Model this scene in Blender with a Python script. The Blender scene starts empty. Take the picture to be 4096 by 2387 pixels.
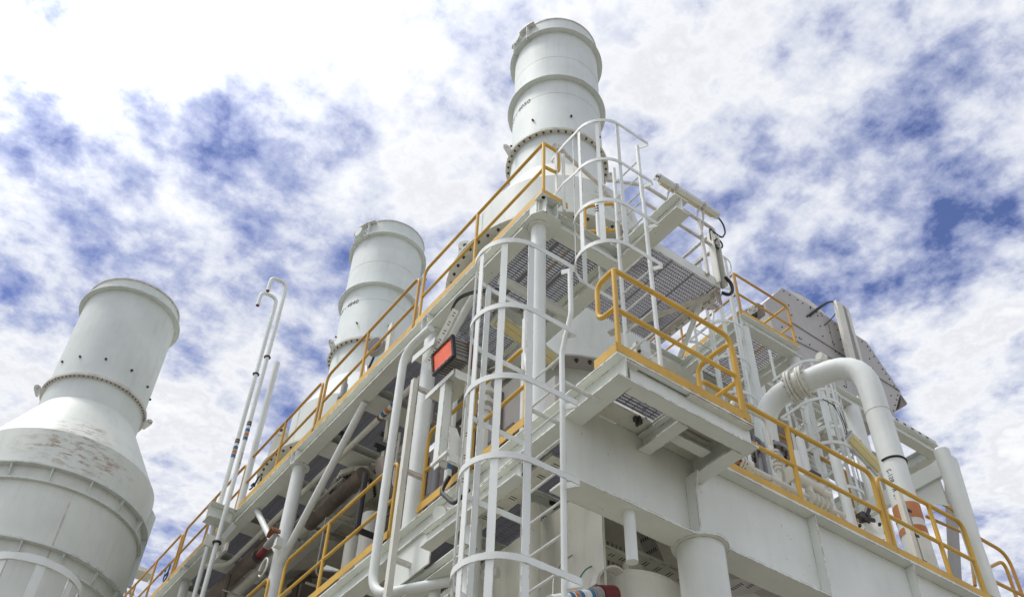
import bpy, bmesh, math, random
from math import sin, cos, pi, radians, hypot, atan2, sqrt
from mathutils import Vector, Matrix
random.seed(7)
S = bpy.context.scene
C = S.collection
# ------------------------------------------------------------------ camera
FPX = 3974.22                      # focal length in pixels of a 4096 wide picture
R0 = Vector((0.80851044, -0.58784332, 0.02740623))
U0 = Vector((-0.43419603, -0.56445602, 0.70204218))
F0 = Vector((0.39722119, 0.5795081, 0.71160782))
cd = bpy.data.cameras.new('camera')
cam = bpy.data.objects.new('camera', cd)
C.objects.link(cam)
cd.sensor_width = 36.0
cd.lens = 36.0 * FPX / 4096
cd.clip_start = 0.05
cd.clip_end = 3000
mw = Matrix((R0, U0, -F0)).transposed().to_4x4()
cam.matrix_world = mw
S.camera = cam

# ------------------------------------------------------------------ sky, sun, exposure
SUN_EL, SUN_AZ = radians(64), radians(-62)     # azimuth measured from +Y towards +X
W = bpy.data.worlds.new('World')
S.world = W
W.use_nodes = True
nt = W.node_tree
nt.nodes.clear()


def wn(t, **k):
    n = nt.nodes.new(t)
    for a, v in k.items():
        setattr(n, a, v)
    return n


def wmath(op, a, b=None, c=None, clamp=False):
    n = wn('ShaderNodeMath', operation=op)
    n.use_clamp = clamp
    for i, v in enumerate((a, b, c)):
        if v is None:
            continue
        if isinstance(v, (int, float)):
            n.inputs[i].default_value = v
        else:
            nt.links.new(v, n.inputs[i])
    return n.outputs[0]


def wramp(src, stops):
    n = wn('ShaderNodeValToRGB')
    e = n.color_ramp.elements
    while len(e) < len(stops):
        e.new(0.5)
    for k, (p, c) in enumerate(stops):
        e[k].position = p
        e[k].color = (c, c, c, 1) if isinstance(c, (int, float)) else (*c, 1)
    nt.links.new(src, n.inputs[0])
    return n.outputs[0]


sky = wn('ShaderNodeTexSky', sky_type='NISHITA')
sky.sun_disc = False
sky.sun_elevation = SUN_EL
sky.sun_rotation = SUN_AZ
sky.air_density = 1.0
sky.dust_density = 0.6
sky.ozone_density = 3.0
tc = wn('ShaderNodeTexCoord')
sep = wn('ShaderNodeSeparateXYZ')
nt.links.new(tc.outputs['Generated'], sep.inputs[0])
zc = wmath('MAXIMUM', sep.outputs['Z'], 0.06)
px = wmath('DIVIDE', sep.outputs['X'], zc)
py = wmath('DIVIDE', sep.outputs['Y'], zc)
cmb = wn('ShaderNodeCombineXYZ')
nt.links.new(px, cmb.inputs[0])
nt.links.new(py, cmb.inputs[1])


def wnoise(scale, det, rough, off, dist=0.0, lac=2.0):
    mp = wn('ShaderNodeMapping')
    mp.inputs['Location'].default_value = off
    nt.links.new(cmb.outputs[0], mp.inputs[0])
    n = wn('ShaderNodeTexNoise')
    n.noise_dimensions = '2D'
    n.inputs['Scale'].default_value = scale
    n.inputs['Detail'].default_value = det
    n.inputs['Roughness'].default_value = rough
    n.inputs['Distortion'].default_value = dist
    n.inputs['Lacunarity'].default_value = lac
    nt.links.new(mp.outputs[0], n.inputs['Vector'])
    return n.outputs['Fac']


nA = wnoise(2.1, 3, 0.5, (3.1, 1.7, 0))
nB = wnoise(6.0, 9, 0.56, (7.3, 2.2, 0), 0.1)
nC = wnoise(19.0, 9, 0.62, (1.3, 9.2, 0), 0.1)
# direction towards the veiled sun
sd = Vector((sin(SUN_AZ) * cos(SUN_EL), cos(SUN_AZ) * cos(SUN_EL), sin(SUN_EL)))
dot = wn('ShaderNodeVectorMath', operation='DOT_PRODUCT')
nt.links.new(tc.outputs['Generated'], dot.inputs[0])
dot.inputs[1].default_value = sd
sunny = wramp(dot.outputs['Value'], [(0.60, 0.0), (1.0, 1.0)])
d1 = wmath('MULTIPLY_ADD', nA, 0.44, wmath('MULTIPLY', nB, 0.66))
d2 = wmath('MULTIPLY_ADD', nC, 0.34, wmath('ADD', d1, -0.008))
low = wramp(sep.outputs['Z'], [(0.45, 1.0), (0.72, 0.0)])
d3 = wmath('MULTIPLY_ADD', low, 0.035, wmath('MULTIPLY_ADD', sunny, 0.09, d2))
cover = wramp(d3, [(0.53, 0.0), (0.60, 0.52), (0.72, 1.0)])
white = wramp(d3, [(0.57, (0.38, 0.43, 0.66)), (0.645, (0.49, 0.535, 0.71)), (0.72, (0.62, 0.655, 0.77)), (0.82, (0.84, 0.855, 0.89)), (0.89, (0.75, 0.765, 0.81)), (0.95, (0.86, 0.87, 0.90)), (1.0, (0.92, 0.92, 0.93))])
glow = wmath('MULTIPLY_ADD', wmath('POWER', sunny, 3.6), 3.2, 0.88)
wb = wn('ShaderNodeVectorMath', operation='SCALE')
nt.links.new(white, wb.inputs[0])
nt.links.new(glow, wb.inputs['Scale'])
skt = wn('ShaderNodeVectorMath', operation='MULTIPLY')
nt.links.new(sky.outputs[0], skt.inputs[0])
SKY_ST = 0.10
skt.inputs[1].default_value = (0.92, 0.84, 1.08)
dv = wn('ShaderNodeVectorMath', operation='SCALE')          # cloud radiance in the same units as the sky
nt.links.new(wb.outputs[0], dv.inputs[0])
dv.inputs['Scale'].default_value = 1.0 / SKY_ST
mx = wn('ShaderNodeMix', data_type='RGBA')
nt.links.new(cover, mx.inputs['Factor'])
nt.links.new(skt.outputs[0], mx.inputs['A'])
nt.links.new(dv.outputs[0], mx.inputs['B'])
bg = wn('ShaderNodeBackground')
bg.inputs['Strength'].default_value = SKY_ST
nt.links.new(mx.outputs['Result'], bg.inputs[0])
wo = wn('ShaderNodeOutputWorld')
nt.links.new(bg.outputs[0], wo.inputs[0])

sl = bpy.data.lights.new('sun', 'SUN')
sl.energy = 1.45
sl.angle = radians(11)
sl.color = (1.0, 0.96, 0.88)
so = bpy.data.objects.new('sun', sl)
C.objects.link(so)
so.rotation_euler = sd.to_track_quat('Z', 'Y').to_euler()
S.view_settings.view_transform = 'Standard'
S.view_settings.look = 'None'
S.view_settings.gamma = 1
S.view_settings.exposure = 0.30
S.cycles.max_bounces = 8
S.cycles.diffuse_bounces = 3


# ------------------------------------------------------------------ materials
def paint(name, col, rough=0.5, rust=0.5, dirt=0.12, var=0.06, edge=0.010, spec=0.35, metal=0.0, streak=0.0, spots=(), rustcol=(0.16, 0.055, 0.02)):
    m = bpy.data.materials.new(name)
    m.use_nodes = True
    t = m.node_tree
    N, L = t.nodes, t.links
    b = N['Principled BSDF']
    b.inputs['Roughness'].default_value = rough
    b.inputs['Metallic'].default_value = metal
    b.inputs['Specular IOR Level'].default_value = spec
    co = N.new('ShaderNodeTexCoord')

    def noise(scale, det=4, rg=0.55, vec=None):
        n = N.new('ShaderNodeTexNoise')
        n.inputs['Scale'].default_value = scale
        n.inputs['Detail'].default_value = det
        n.inputs['Roughness'].default_value = rg
        L.new(vec or co.outputs['Object'], n.inputs['Vector'])
        return n.outputs['Fac']

    def ramp(src, p0, p1, a=0.0, c=1.0):
        n = N.new('ShaderNodeMapRange')
        n.inputs[1].default_value = p0
        n.inputs[2].default_value = p1
        n.inputs[3].default_value = a
        n.inputs[4].default_value = c
        L.new(src, n.inputs[0])
        return n.outputs[0]

    def math_(op, a, bb):
        n = N.new('ShaderNodeMath')
        n.operation = op
        for i, v in enumerate((a, bb)):
            if isinstance(v, (int, float)):
                n.inputs[i].default_value = v
            else:
                L.new(v, n.inputs[i])
        return n.outputs[0]

    def mix(f, a, bb):
        n = N.new('ShaderNodeMix')
        n.data_type = 'RGBA'
        if isinstance(f, (int, float)):
            n.inputs['Factor'].default_value = f
        else:
            L.new(f, n.inputs['Factor'])
        for k, v in (('A', a), ('B', bb)):
            if isinstance(v, tuple):
                n.inputs[k].default_value = (*v, 1)
            else:
                L.new(v, n.inputs[k])
        return n.outputs['Result']
    dk = tuple(c * (1 - var) for c in col)
    lt = tuple(min(1, c * (1 + var)) for c in col)
    c = mix(ramp(noise(1.3, 5), 0.35, 0.65), dk, lt)
    # faint grime in blotches and drips
    mp = N.new('ShaderNodeMapping')
    mp.inputs['Scale'].default_value = (9, 9, 1.1)
    L.new(co.outputs['Object'], mp.inputs[0])
    g = ramp(noise(1.0, 6, 0.6, mp.outputs[0]), 0.50, 0.78, 0, dirt)
    c = mix(g, c, tuple(x * 0.55 for x in (0.50, 0.44, 0.34)))
    if rust > 0:
        bv = N.new('ShaderNodeBevel')
        bv.samples = 4
        bv.inputs['Radius'].default_value = edge
        geo = N.new('ShaderNodeNewGeometry')
        dp = N.new('ShaderNodeVectorMath')
        dp.operation = 'DOT_PRODUCT'
        L.new(bv.outputs[0], dp.inputs[0])
        L.new(geo.outputs['Normal'], dp.inputs[1])
        e = ramp(dp.outputs['Value'], 0.992, 0.93)
        n1 = ramp(noise(8.0, 7, 0.72), 0.52 - 0.07 * rust, 0.58 - 0.07 * rust)
        n2 = ramp(noise(1.9, 3), 0.46 - 0.08 * rust, 0.58 - 0.08 * rust)
        er = math_('MULTIPLY', math_('MULTIPLY', e, n1), n2)
        sp = ramp(noise(22.0, 3, 0.5), 0.725, 0.755, 0, 0.85)
        sp = math_('MULTIPLY', sp, ramp(noise(1.7, 3), 0.48, 0.6))
        f = math_('MAXIMUM', er, sp)
        f = math_('MULTIPLY', f, min(1.0, 0.55 + 0.45 * rust))
        rc = mix(noise(40, 3), tuple(x * 0.5 for x in rustcol), tuple(x * 1.5 for x in rustcol))
        c = mix(f, c, rc)
    if streak > 0:
        # old soot and bare primer showing in broken horizontal streaks round given places
        mp2 = N.new('ShaderNodeMapping')
        mp2.inputs['Scale'].default_value = (2.2, 2.2, 7.5)
        L.new(co.outputs['Object'], mp2.inputs[0])
        st = ramp(noise(1.9, 12, 0.76, mp2.outputs[0]), 0.50, 0.60)
        for (pos, sc) in spots:
            sub = N.new('ShaderNodeVectorMath')
            sub.operation = 'SUBTRACT'
            L.new(co.outputs['Object'], sub.inputs[0])
            sub.inputs[1].default_value = pos
            mu = N.new('ShaderNodeVectorMath')
            mu.operation = 'MULTIPLY'
            L.new(sub.outputs[0], mu.inputs[0])
            mu.inputs[1].default_value = sc
            ln = N.new('ShaderNodeVectorMath')
            ln.operation = 'LENGTH'
            L.new(mu.outputs[0], ln.inputs[0])
            zone = ramp(ln.outputs['Value'], 1.0, 0.35)
            c = mix(math_('MULTIPLY', math_('MULTIPLY', st, zone), streak), c, (0.30, 0.195, 0.105))
    L.new(c, b.inputs['Base Color'])
    bp = N.new('ShaderNodeBump')
    bp.inputs['Strength'].default_value = 0.06
    bp.inputs['Distance'].default_value = 0.01
    L.new(noise(9, 3), bp.inputs['Height'])
    L.new(bp.outputs[0], b.inputs['Normal'])
    return m


WHITE = paint('white_paint', (0.73, 0.755, 0.69), rust=0.9, dirt=0.09, edge=0.014)
CLEAN = paint('stack_paint', (0.675, 0.715, 0.675), rough=0.62, spec=0.25, rust=0.45, dirt=0.14, edge=0.02)
STAIN = paint('stained_stack_paint', (0.67, 0.695, 0.63), rust=0.45, dirt=0.16, edge=0.02, streak=0.9, spots=(((1.8, 14.86, 9.50), (0.85, 0.85, 2.4)), ((1.75, 14.98, 10.05), (1.4, 1.4, 2.6)), ((7.3, 7.65, 12.95), (1.6, 1.6, 2.5))))
PIPE = paint('pipe_paint', (0.735, 0.76, 0.715), rust=0.5, dirt=0.16)
CREAM = paint('cream_paint', (0.70, 0.69, 0.60), rust=0.8, dirt=0.25)
BEIGE = paint('housing_paint', (0.46, 0.44, 0.415), rust=0.55, dirt=0.18)
YELLOW = paint('yellow_paint', (0.64, 0.385, 0.062), rust=0.75, dirt=0.22, var=0.12, edge=0.010)
YELLOW_W = paint('worn_yellow_paint', (0.55, 0.30, 0.055), rust=0.8, dirt=0.30, var=0.18, edge=0.008)
RUSTY = paint('rusty_white_paint', (0.66, 0.64, 0.58), rust=1.0, dirt=0.45, edge=0.014)
GALV = paint('galvanised_steel', (0.20, 0.195, 0.21), rough=0.5, rust=0.0, dirt=0.3, metal=0.2)
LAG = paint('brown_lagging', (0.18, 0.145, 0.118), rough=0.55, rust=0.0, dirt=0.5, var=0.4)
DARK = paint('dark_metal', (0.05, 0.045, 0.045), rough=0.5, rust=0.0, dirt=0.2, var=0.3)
BLACK = paint('black_rubber', (0.025, 0.022, 0.024), rough=0.5, rust=0.0, dirt=0.1)
BOLT = paint('rusty_bolt', (0.075, 0.045, 0.035), rough=0.8, rust=0.0, dirt=0.3, var=0.4)
RUSTM = paint('bare_rust', (0.20, 0.085, 0.04), rough=0.9, rust=0.0, dirt=0.3, var=0.5)
INK = paint('black_stencil', (0.03, 0.03, 0.035), rough=0.7, rust=0.0)
BLUE = paint('blue_band', (0.06, 0.16, 0.30), rust=0.2)
ORANGE = paint('orange_band', (0.50, 0.20, 0.075), rust=0.2)
BROWNB = paint('brown_band', (0.16, 0.09, 0.06), rust=0.0)
RED = paint('dark_red_paint', (0.16, 0.02, 0.022), rust=0.3)
GREYM = paint('grey_metal', (0.30, 0.29, 0.27), rough=0.45, rust=0.4, dirt=0.3)
GREEN = paint('green_cable', (0.03, 0.20, 0.14), rust=0.0)
CONC = paint('concrete', (0.21, 0.195, 0.16), rough=0.9, rust=0.0, dirt=0.3, var=0.15)


def glassy(name, col, emit=0.0, rough=0.15):
    m = bpy.data.materials.new(name)
    m.use_nodes = True
    b = m.node_tree.nodes['Principled BSDF']
    b.inputs['Base Color'].default_value = (*col, 1)
    b.inputs['Roughness'].default_value = rough
    if emit:
        b.inputs['Emission Color'].default_value = (*col, 1)
        b.inputs['Emission Strength'].default_value = emit
    return m


AMBER = glassy('amber_lamp_glass', (0.74, 0.095, 0.018), 0.30, 0.12)
_t = AMBER.node_tree
_w = _t.nodes.new('ShaderNodeTexNoise')
_w.inputs['Scale'].default_value = 5.0
_c = _t.nodes.new('ShaderNodeTexCoord')
_t.links.new(_c.outputs['Object'], _w.inputs['Vector'])
_m = _t.nodes.new('ShaderNodeMapRange')
_m.inputs[1].default_value, _m.inputs[2].default_value = 0.35, 0.65
_m.inputs[3].default_value, _m.inputs[4].default_value = 0.10, 0.30
_t.links.new(_w.outputs['Fac'], _m.inputs[0])
_t.links.new(_m.outputs[0], _t.nodes['Principled BSDF'].inputs['Emission Strength'])
DIFF = glassy('yellowed_diffuser', (0.72, 0.62, 0.30), 0.0, 0.3)


# ------------------------------------------------------------------ geometry helpers
def ray(x, y):
    """direction through a point of the photo (2520 px wide)"""
    x *= 4096 / 2520
    y *= 4096 / 2520
    return R0 * ((x - 2048) / FPX) - U0 * ((y - 1193.5) / FPX) + F0


def at(x, y, X=None, Y=None, Z=None):
    d = ray(x, y)
    t = X / d.x if X is not None else (Y / d.y if Y is not None else Z / d.z)
    return d * t


class MB:
    def __init__(self):
        self.v = []
        self.f = []

    def poly(self, vs, fs):
        o = len(self.v)
        self.v += [tuple(p) for p in vs]
        self.f += [tuple(i + o for i in f) for f in fs]
        return self

    def box(self, x0, x1, y0, y1, z0, z1):
        v = [(x, y, z) for z in (z0, z1) for y in (y0, y1) for x in (x0, x1)]
        return self.poly(v, [(0, 2, 3, 1), (4, 5, 7, 6), (0, 1, 5, 4), (1, 3, 7, 5), (3, 2, 6, 7), (2, 0, 4, 6)])

    def bar(self, p, q, w, h, up=(0, 0, 1)):
        """rectangular bar: w across, h along 'up', centred on p-q"""
        p, q = Vector(p), Vector(q)
        d = (q - p).normalized()
        up = Vector(up)
        s = d.cross(up)
        if s.length < 1e-5:
            s = d.cross(Vector((1, 0, 0)))
        s.normalize()
        u = s.cross(d)
        v = []
        for e in (p, q):
            for a, b in ((-1, -1), (1, -1), (1, 1), (-1, 1)):
                v.append(e + s * (a * w / 2) + u * (b * h / 2))
        return self.poly(v, [(0, 1, 2, 3), (7, 6, 5, 4), (0, 4, 5, 1), (1, 5, 6, 2), (2, 6, 7, 3), (3, 7, 4, 0)])

    def strip(self, pts, w, t, wdir=(0, 0, 1), closed=False):
        """flat bar bent along pts; w along wdir, t thick"""
        pts = [Vector(p) for p in pts]
        wd = Vector(wdir).normalized()
        n = len(pts)
        v = []
        for i, p in enumerate(pts):
            a = pts[max(i - 1, 0)]
            b = pts[min(i + 1, n - 1)]
            s = (b - a).cross(wd).normalized()
            for a1, b1 in ((-1, -1), (1, -1), (1, 1), (-1, 1)):
                v.append(p + s * (a1 * t / 2) + wd * (b1 * w / 2))
        f = [(0, 1, 2, 3), tuple(4 * (n - 1) + k for k in (3, 2, 1, 0))]
        for i in range(n - 1):
            for k in range(4):
                f.append((4 * i + k, 4 * i + 4 + k, 4 * i + 4 + (k + 1) % 4, 4 * i + (k + 1) % 4))
        return self.poly(v, f)

    def tube(self, pts, r, n=12, fil=0.0, cap=True):
        pts = [Vector(p) for p in pts]
        if fil > 0 and len(pts) > 2:
            out = [pts[0]]
            for i in range(1, len(pts) - 1):
                a, b, c = pts[i - 1], pts[i], pts[i + 1]
                l1 = min(fil, (a - b).length * 0.49)
                l2 = min(fil, (c - b).length * 0.49)
                p0 = b + (a - b).normalized() * l1
                p2 = b + (c - b).normalized() * l2
                for k in range(8):
                    t = k / 7
                    out.append(p0 * (1 - t) ** 2 + b * 2 * t * (1 - t) + p2 * t * t)
            out.append(pts[-1])
            pts = out
        m = len(pts)
        d0 = (pts[1] - pts[0]).normalized()
        s = d0.cross(Vector((0, 0, 1)))
        if s.length < 1e-3:
            s = d0.cross(Vector((1, 0, 0)))
        s.normalize()
        v = []
        for i, p in enumerate(pts):
            d = (pts[min(i + 1, m - 1)] - pts[max(i - 1, 0)]).normalized()
            s = (s - d * s.dot(d)).normalized()
            u = d.cross(s)
            for k in range(n):
                a = 2 * pi * k / n
                v.append(p + s * (r * cos(a)) + u * (r * sin(a)))
        f = []
        for i in range(m - 1):
            for k in range(n):
                f.append((i * n + k, i * n + (k + 1) % n, (i + 1) * n + (k + 1) % n, (i + 1) * n + k))
        if cap:
            f.append(tuple(reversed(range(n))))
            f.append(tuple((m - 1) * n + k for k in range(n)))
        return self.poly(v, f)

    def lathe(self, prof, cx, cy, n=64, a0=0, a1=2 * pi, axis=None):
        """profile of (radius, z) round the vertical through cx, cy"""
        full = abs(a1 - a0 - 2 * pi) < 1e-6
        m = n if full else n + 1
        v = []
        for r, z in prof:
            for k in range(m):
                a = a0 + (a1 - a0) * k / n
                v.append((cx + r * sin(a), cy + r * cos(a), z))
        f = []
        for i in range(len(prof) - 1):
            for k in range(n):
                k2 = (k + 1) % m
                f.append((i * m + k2, i * m + k, (i + 1) * m + k, (i + 1) * m + k2))
        return self.poly(v, f)

    def prism(self, outline, off):
        """closed outline of 3D points pushed along off"""
        a = [Vector(p) for p in outline]
        b = [p + Vector(off) for p in a]
        n = len(a)
        f = [tuple(range(n)), tuple(reversed(range(n, 2 * n)))]
        for i in range(n):
            j = (i + 1) % n
            f.append((j, i, n + i, n + j))
        return self.poly(a + b, f)

    def ibeam(self, p, q, d, w, tf=0.016, tw=0.012):
        """I-beam, p and q on the centre line of the top face"""
        p, q = Vector(p), Vector(q)
        z = Vector((0, 0, 1))
        self.bar(p - z * tf / 2, q - z * tf / 2, w, tf)
        self.bar(p - z * (d - tf / 2), q - z * (d - tf / 2), w, tf)
        self.bar(p - z * d / 2, q - z * d / 2, tw, d - 2 * tf)
        return self

    def build(self, name, mat, parent=None, smooth=True, ang=32):
        me = bpy.data.meshes.new(name)
        me.from_pydata(self.v, [], self.f)
        bm = bmesh.new()
        bm.from_mesh(me)
        bmesh.ops.recalc_face_normals(bm, faces=bm.faces[:])
        bm.to_mesh(me)
        bm.free()
        if smooth:
            me.polygons.foreach_set('use_smooth', [True] * len(me.polygons))
            me.set_sharp_from_angle(angle=radians(ang))
        me.materials.append(mat)
        o = bpy.data.objects.new(name, me)
        C.objects.link(o)
        if parent:
            o.parent = parent
            o.matrix_parent_inverse = Matrix.Translation(-Vector(parent.location))
        return o


def thing(name, label, cat, loc=(0, 0, 0), group=None):
    o = bpy.data.objects.new(name, None)
    C.objects.link(o)
    o.location = loc
    o.empty_display_size = 0.2
    o['label'] = label
    o['category'] = cat
    if group:
        o['group'] = group
    return o


def tag(o, label, cat, group=None):
    o['label'] = label
    o['category'] = cat
    if group:
        o['group'] = group
    return o


def dup_child(src, loc, parent, rot=None):
    """a copy of a part (sharing its mesh) set at loc under parent"""
    c = src.copy()
    C.objects.link(c)
    c.parent = parent
    c.matrix_parent_inverse = Matrix.Identity(4)
    c.location = Vector(loc) - Vector(parent.location) if parent.type == 'EMPTY' else Vector(loc)
    if rot:
        c.rotation_euler = rot
    return c


ZD = 5.87      # lower deck, above the camera
ZT = 9.15      # upper deck
XL = 4.38      # left edge of both decks
YG = 5.36      # front face of the big girder
GROUND = -1.6

# ------------------------------------------------------------------ setting
g = MB().box(-400, 400, -400, 400, GROUND - 0.5, GROUND).build('ground', CONC, smooth=False)
g['kind'] = 'structure'
#SECTIONS
# ------------------------------------------------------------------ exhaust stacks
bolt_src = MB().lathe([(0, -0.05), (0.020, -0.05), (0.020, -0.02), (0.032, -0.02), (0.032, 0), (0, 0)], 0, 0, n=6).build('bolt', BOLT, smooth=False)
bolt_src_used = [False]


def put_bolt(p, parent, s=1.0):
    if not bolt_src_used[0]:
        bolt_src_used[0] = True
        b = bolt_src
    else:
        b = bolt_src.copy()
        C.objects.link(b)
    b.parent = parent
    b.matrix_parent_inverse = Matrix.Identity(4)
    b.location = p
    b.scale = (s, s, s)
    return b


def lettering(text, size, conv, parent, name='lettering', mat=INK):
    """flat letters from a text curve, each corner moved by conv(x, y) -> 3D point"""
    cu = bpy.data.curves.new('letters', 'FONT')
    cu.body = text
    cu.size = size
    cu.resolution_u = 3
    o = bpy.data.objects.new('letters', cu)
    C.objects.link(o)
    bpy.context.view_layer.update()
    me = bpy.data.meshes.new_from_object(o.evaluated_get(bpy.context.evaluated_depsgraph_get()))
    bpy.data.objects.remove(o)
    for v in me.vertices:
        v.co = conv(v.co.x, v.co.y)
    me.materials.clear()
    me.materials.append(mat)
    me.name = name
    r = bpy.data.objects.new(name, me)
    C.objects.link(r)
    r.parent = parent
    r.matrix_parent_inverse = Matrix.Translation(-Vector(parent.location))
    return r


def ring(r0, r1, z0, z1, cx, cy, n=96):
    return MB().lathe([(r0, z0), (r1, z0), (r1, z1), (r0, z1), (r0, z0)], cx, cy, n)


def stack_pt(cx, cy, r, deg, z):
    """deg: angle from the side facing the photographer, positive to the right"""
    a = atan2(-cx, -cy) - radians(deg)
    return Vector((cx + r * sin(a), cy + r * cos(a), z))


def sector_plate(cx, cy, r0, r1, d0, d1, z0, z1, n=10):
    a0 = atan2(-cx, -cy) - radians(d1)
    a1 = atan2(-cx, -cy) - radians(d0)
    m = MB()
    pr = [(r0, z0), (r1, z0), (r1, z1), (r0, z1)]
    v = []
    for k in range(n + 1):
        a = a0 + (a1 - a0) * k / n
        for r, z in pr:
            v.append((cx + r * sin(a), cy + r * cos(a), z))
    f = [(0, 1, 2, 3), tuple(4 * n + i for i in (3, 2, 1, 0))]
    for k in range(n):
        for i in range(4):
            f.append((4 * k + i, 4 * k + (i + 1) % 4, 4 * k + 4 + (i + 1) % 4, 4 * k + 4 + i))
    return m.poly(v, f)


def rib_plate(cx, cy, deg, pts, t=0.016):
    """radial plate: pts are (r, z) outline at angle deg"""
    a = atan2(-cx, -cy) - radians(deg)
    tan = Vector((cos(a), -sin(a), 0)) * t
    return MB().prism([Vector((cx + r * sin(a), cy + r * cos(a), z)) - tan / 2 for r, z in pts], tan)


def trunnion(cx, cy, deg, z, parent):
    """lifting box under the rim of a stack"""
    r = 0.888
    b = sector_plate(cx, cy, r - 0.01, r + 0.12, deg - 25, deg + 23, z + 0.20, z + 0.225).build('lifting_bracket', RUSTY, parent)
    for d in (-17, 13):
        rib_plate(cx, cy, deg + d, [(r - .005, z - .34), (r + .10, z - .34), (r + .11, z + .20), (r - .005, z + .20)]).build('rib', CLEAN, b)
    p0 = stack_pt(cx, cy, r, deg - 2, z - 0.05)
    p1 = stack_pt(cx, cy, r + 0.15, deg - 2, z - 0.05)
    m = MB().tube([p0, p1], 0.10, 20)
    p2 = stack_pt(cx, cy, r + 0.17, deg - 2, z - 0.05)
    m.tube([p1, p2], 0.135, 20)
    m.build('trunnion', CLEAN, b)


def lug(cx, cy, r, deg, z, parent, s=1.0):
    """padeye: a plate with an eye standing out of the shell"""
    a = atan2(-cx, -cy) - radians(deg)
    n = Vector((sin(a), cos(a), 0))
    t = Vector((cos(a), -sin(a), 0))
    o = Vector((cx, cy, z)) + n * r
    pts = [o - Vector((0, 0, .16 * s)), o + n * .02 * s - Vector((0, 0, .20 * s))]
    out = [(0, -.2), (.05, -.2), (.16, -.02), (.17, .05), (.12, .10), (.05, .09), (0, .02)]
    q = [o + n * (x * s) + Vector((0, 0, y * s)) - t * .012 for x, y in out]
    m = MB().prism(q, t * .024)
    c = o + n * (.115 * s) + Vector((0, 0, .04 * s))
    m.tube([c - t * .022, c + t * .022], .045 * s, 12)
    return m.build('lifting_lug', RUSTY, parent)


def exhaust_stack(cx, cy, label, text, tdeg, main):
    t = thing('exhaust_stack', label, 'exhaust stack', (cx, cy, 5.9), 'exhaust stacks of the plant')
    sh = MB().lathe([(0.872, 19.44), (0.888, 19.48), (0.888, 14.37), (0.90, 14.33)], cx, cy, 96)
    sh.lathe([(0.86, 19.48), (0.86, 17.5)], cx, cy, 96)
    stk = sh.build('stack_shell', CLEAN, t)
    MB().lathe([(0.89, 14.35), (1.45, 13.25)], cx, cy, 96).build('cone', CREAM if main else CLEAN, t)
    body = MB().lathe([(1.455, 13.27), (1.455, 11.83), (1.44, 11.7), (1.44, 9.02), (1.44, 6.1)], cx, cy, 96).build('vessel_shell', STAIN, t)
    for z in (17.95, 16.62):
        ring(0.885, 0.890, z - .003, z + .003, cx, cy).build('weld_seam', BEIGE, stk)
    for z in (18.92, 17.09):
        ring(0.88, 1.0, z, z + 0.02, cx, cy).build('stiffener_ring', CLEAN, t)
    ring(0.868, 0.905, 19.47, 19.50, cx, cy).build('rim', RUSTY, t)
    f1 = ring(0.88, 0.985, 15.27, 15.30, cx, cy)
    f1.lathe([(0.88, 15.305), (0.985, 15.305), (0.985, 15.33), (0.88, 15.33), (.88, 15.305)], cx, cy, 96)
    f1 = f1.build('flange', CREAM, t)
    for k in range(-17, 18):
        put_bolt(stack_pt(cx, cy, 0.935, k * 8.5 + 2, 15.27), f1, 0.68)
    f2 = ring(1.43, 1.88, 11.80, 11.83, cx, cy)
    f2.lathe([(1.43, 11.84), (1.86, 11.84), (1.86, 11.87), (1.43, 11.87), (1.43, 11.84)], cx, cy, 96)
    f2 = f2.build('flange', CREAM, t)
    for k in range(-18, 19):
        put_bolt(stack_pt(cx, cy, 1.79, k * 6.6 + 2, 11.80), f2, 0.8)
    ring(1.43, 1.66, 11.55, 11.57, cx, cy).build('stiffener_ring', CLEAN, t)
    f3 = ring(1.43, 1.70, 9.0, 9.03, cx, cy).build('flange', BEIGE, t)
    if main:
        for k in range(-8, 12):
            put_bolt(stack_pt(cx, cy, 1.63, k * 6.6 + 2, 9.0), f3, 0.95)
    for d in (-88, 88):
        rib_plate(cx, cy, d, [(1.44, 11.88), (1.82, 11.88), (1.72, 12.2), (1.56, 13.0), (1.44, 13.0)], .03).build('gusset', CLEAN, t)
    # lifting eye on the left shoulder
    e = rib_plate(cx, cy, -86, [(1.44, 11.88), (1.80, 11.88), (1.74, 12.7), (1.70, 13.05), (1.60, 13.15), (1.50, 13.08), (1.44, 12.8)], .05)
    o = stack_pt(cx, cy, 1.62, -86, 12.99)
    a = atan2(-cx, -cy) + radians(86)
    tn = Vector((cos(a), -sin(a), 0))
    e.tube([o - tn * .05, o + tn * .05], .12, 20)
    e = e.build('lifting_eye', CREAM, t)
    MB().tube([o - tn * .056, o + tn * .056], .04, 14).build('eye_hole', DARK, e)
    trunnion(cx, cy, -52, 19.2, t)
    if not main:
        lug(cx, cy, .90, 88, 18.4, t)
    lug(cx, cy, .975, -62, 15.35, t)
    lug(cx, cy, .975, 100, 15.35, t)
    for d in (-30, 18, 66, -78):
        b = MB().tube([stack_pt(cx, cy, .88, d, 15.85), stack_pt(cx, cy, .925, d, 15.85)], .022, 8)
        b.build('stub_bolt', BOLT, t)
    r = 0.893
    a0 = atan2(-cx, -cy) - radians(tdeg)

    def conv(x, y):
        a = a0 - x / r
        return Vector((cx + r * sin(a), cy + r * cos(a), 16.55 + y))
    lettering(text, 0.18, conv, stk)
    # seam down the vessel
    rib_plate(cx, cy, -62, [(1.44, 11.9), (1.463, 11.9), (1.463, 13.2), (1.44, 13.2)], .035).build('weld_seam', CLEAN, body)
    return t


exhaust_stack(7.2, 9.15, 'tallest white exhaust stack with bolted flanges rising behind the upper platform corner', 'W - 4050', -80, True)
exhaust_stack(7.2, 16.27, 'middle white exhaust stack further back, partly hidden by the long yellow handrail', 'W - 4840', -80, False)

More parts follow.
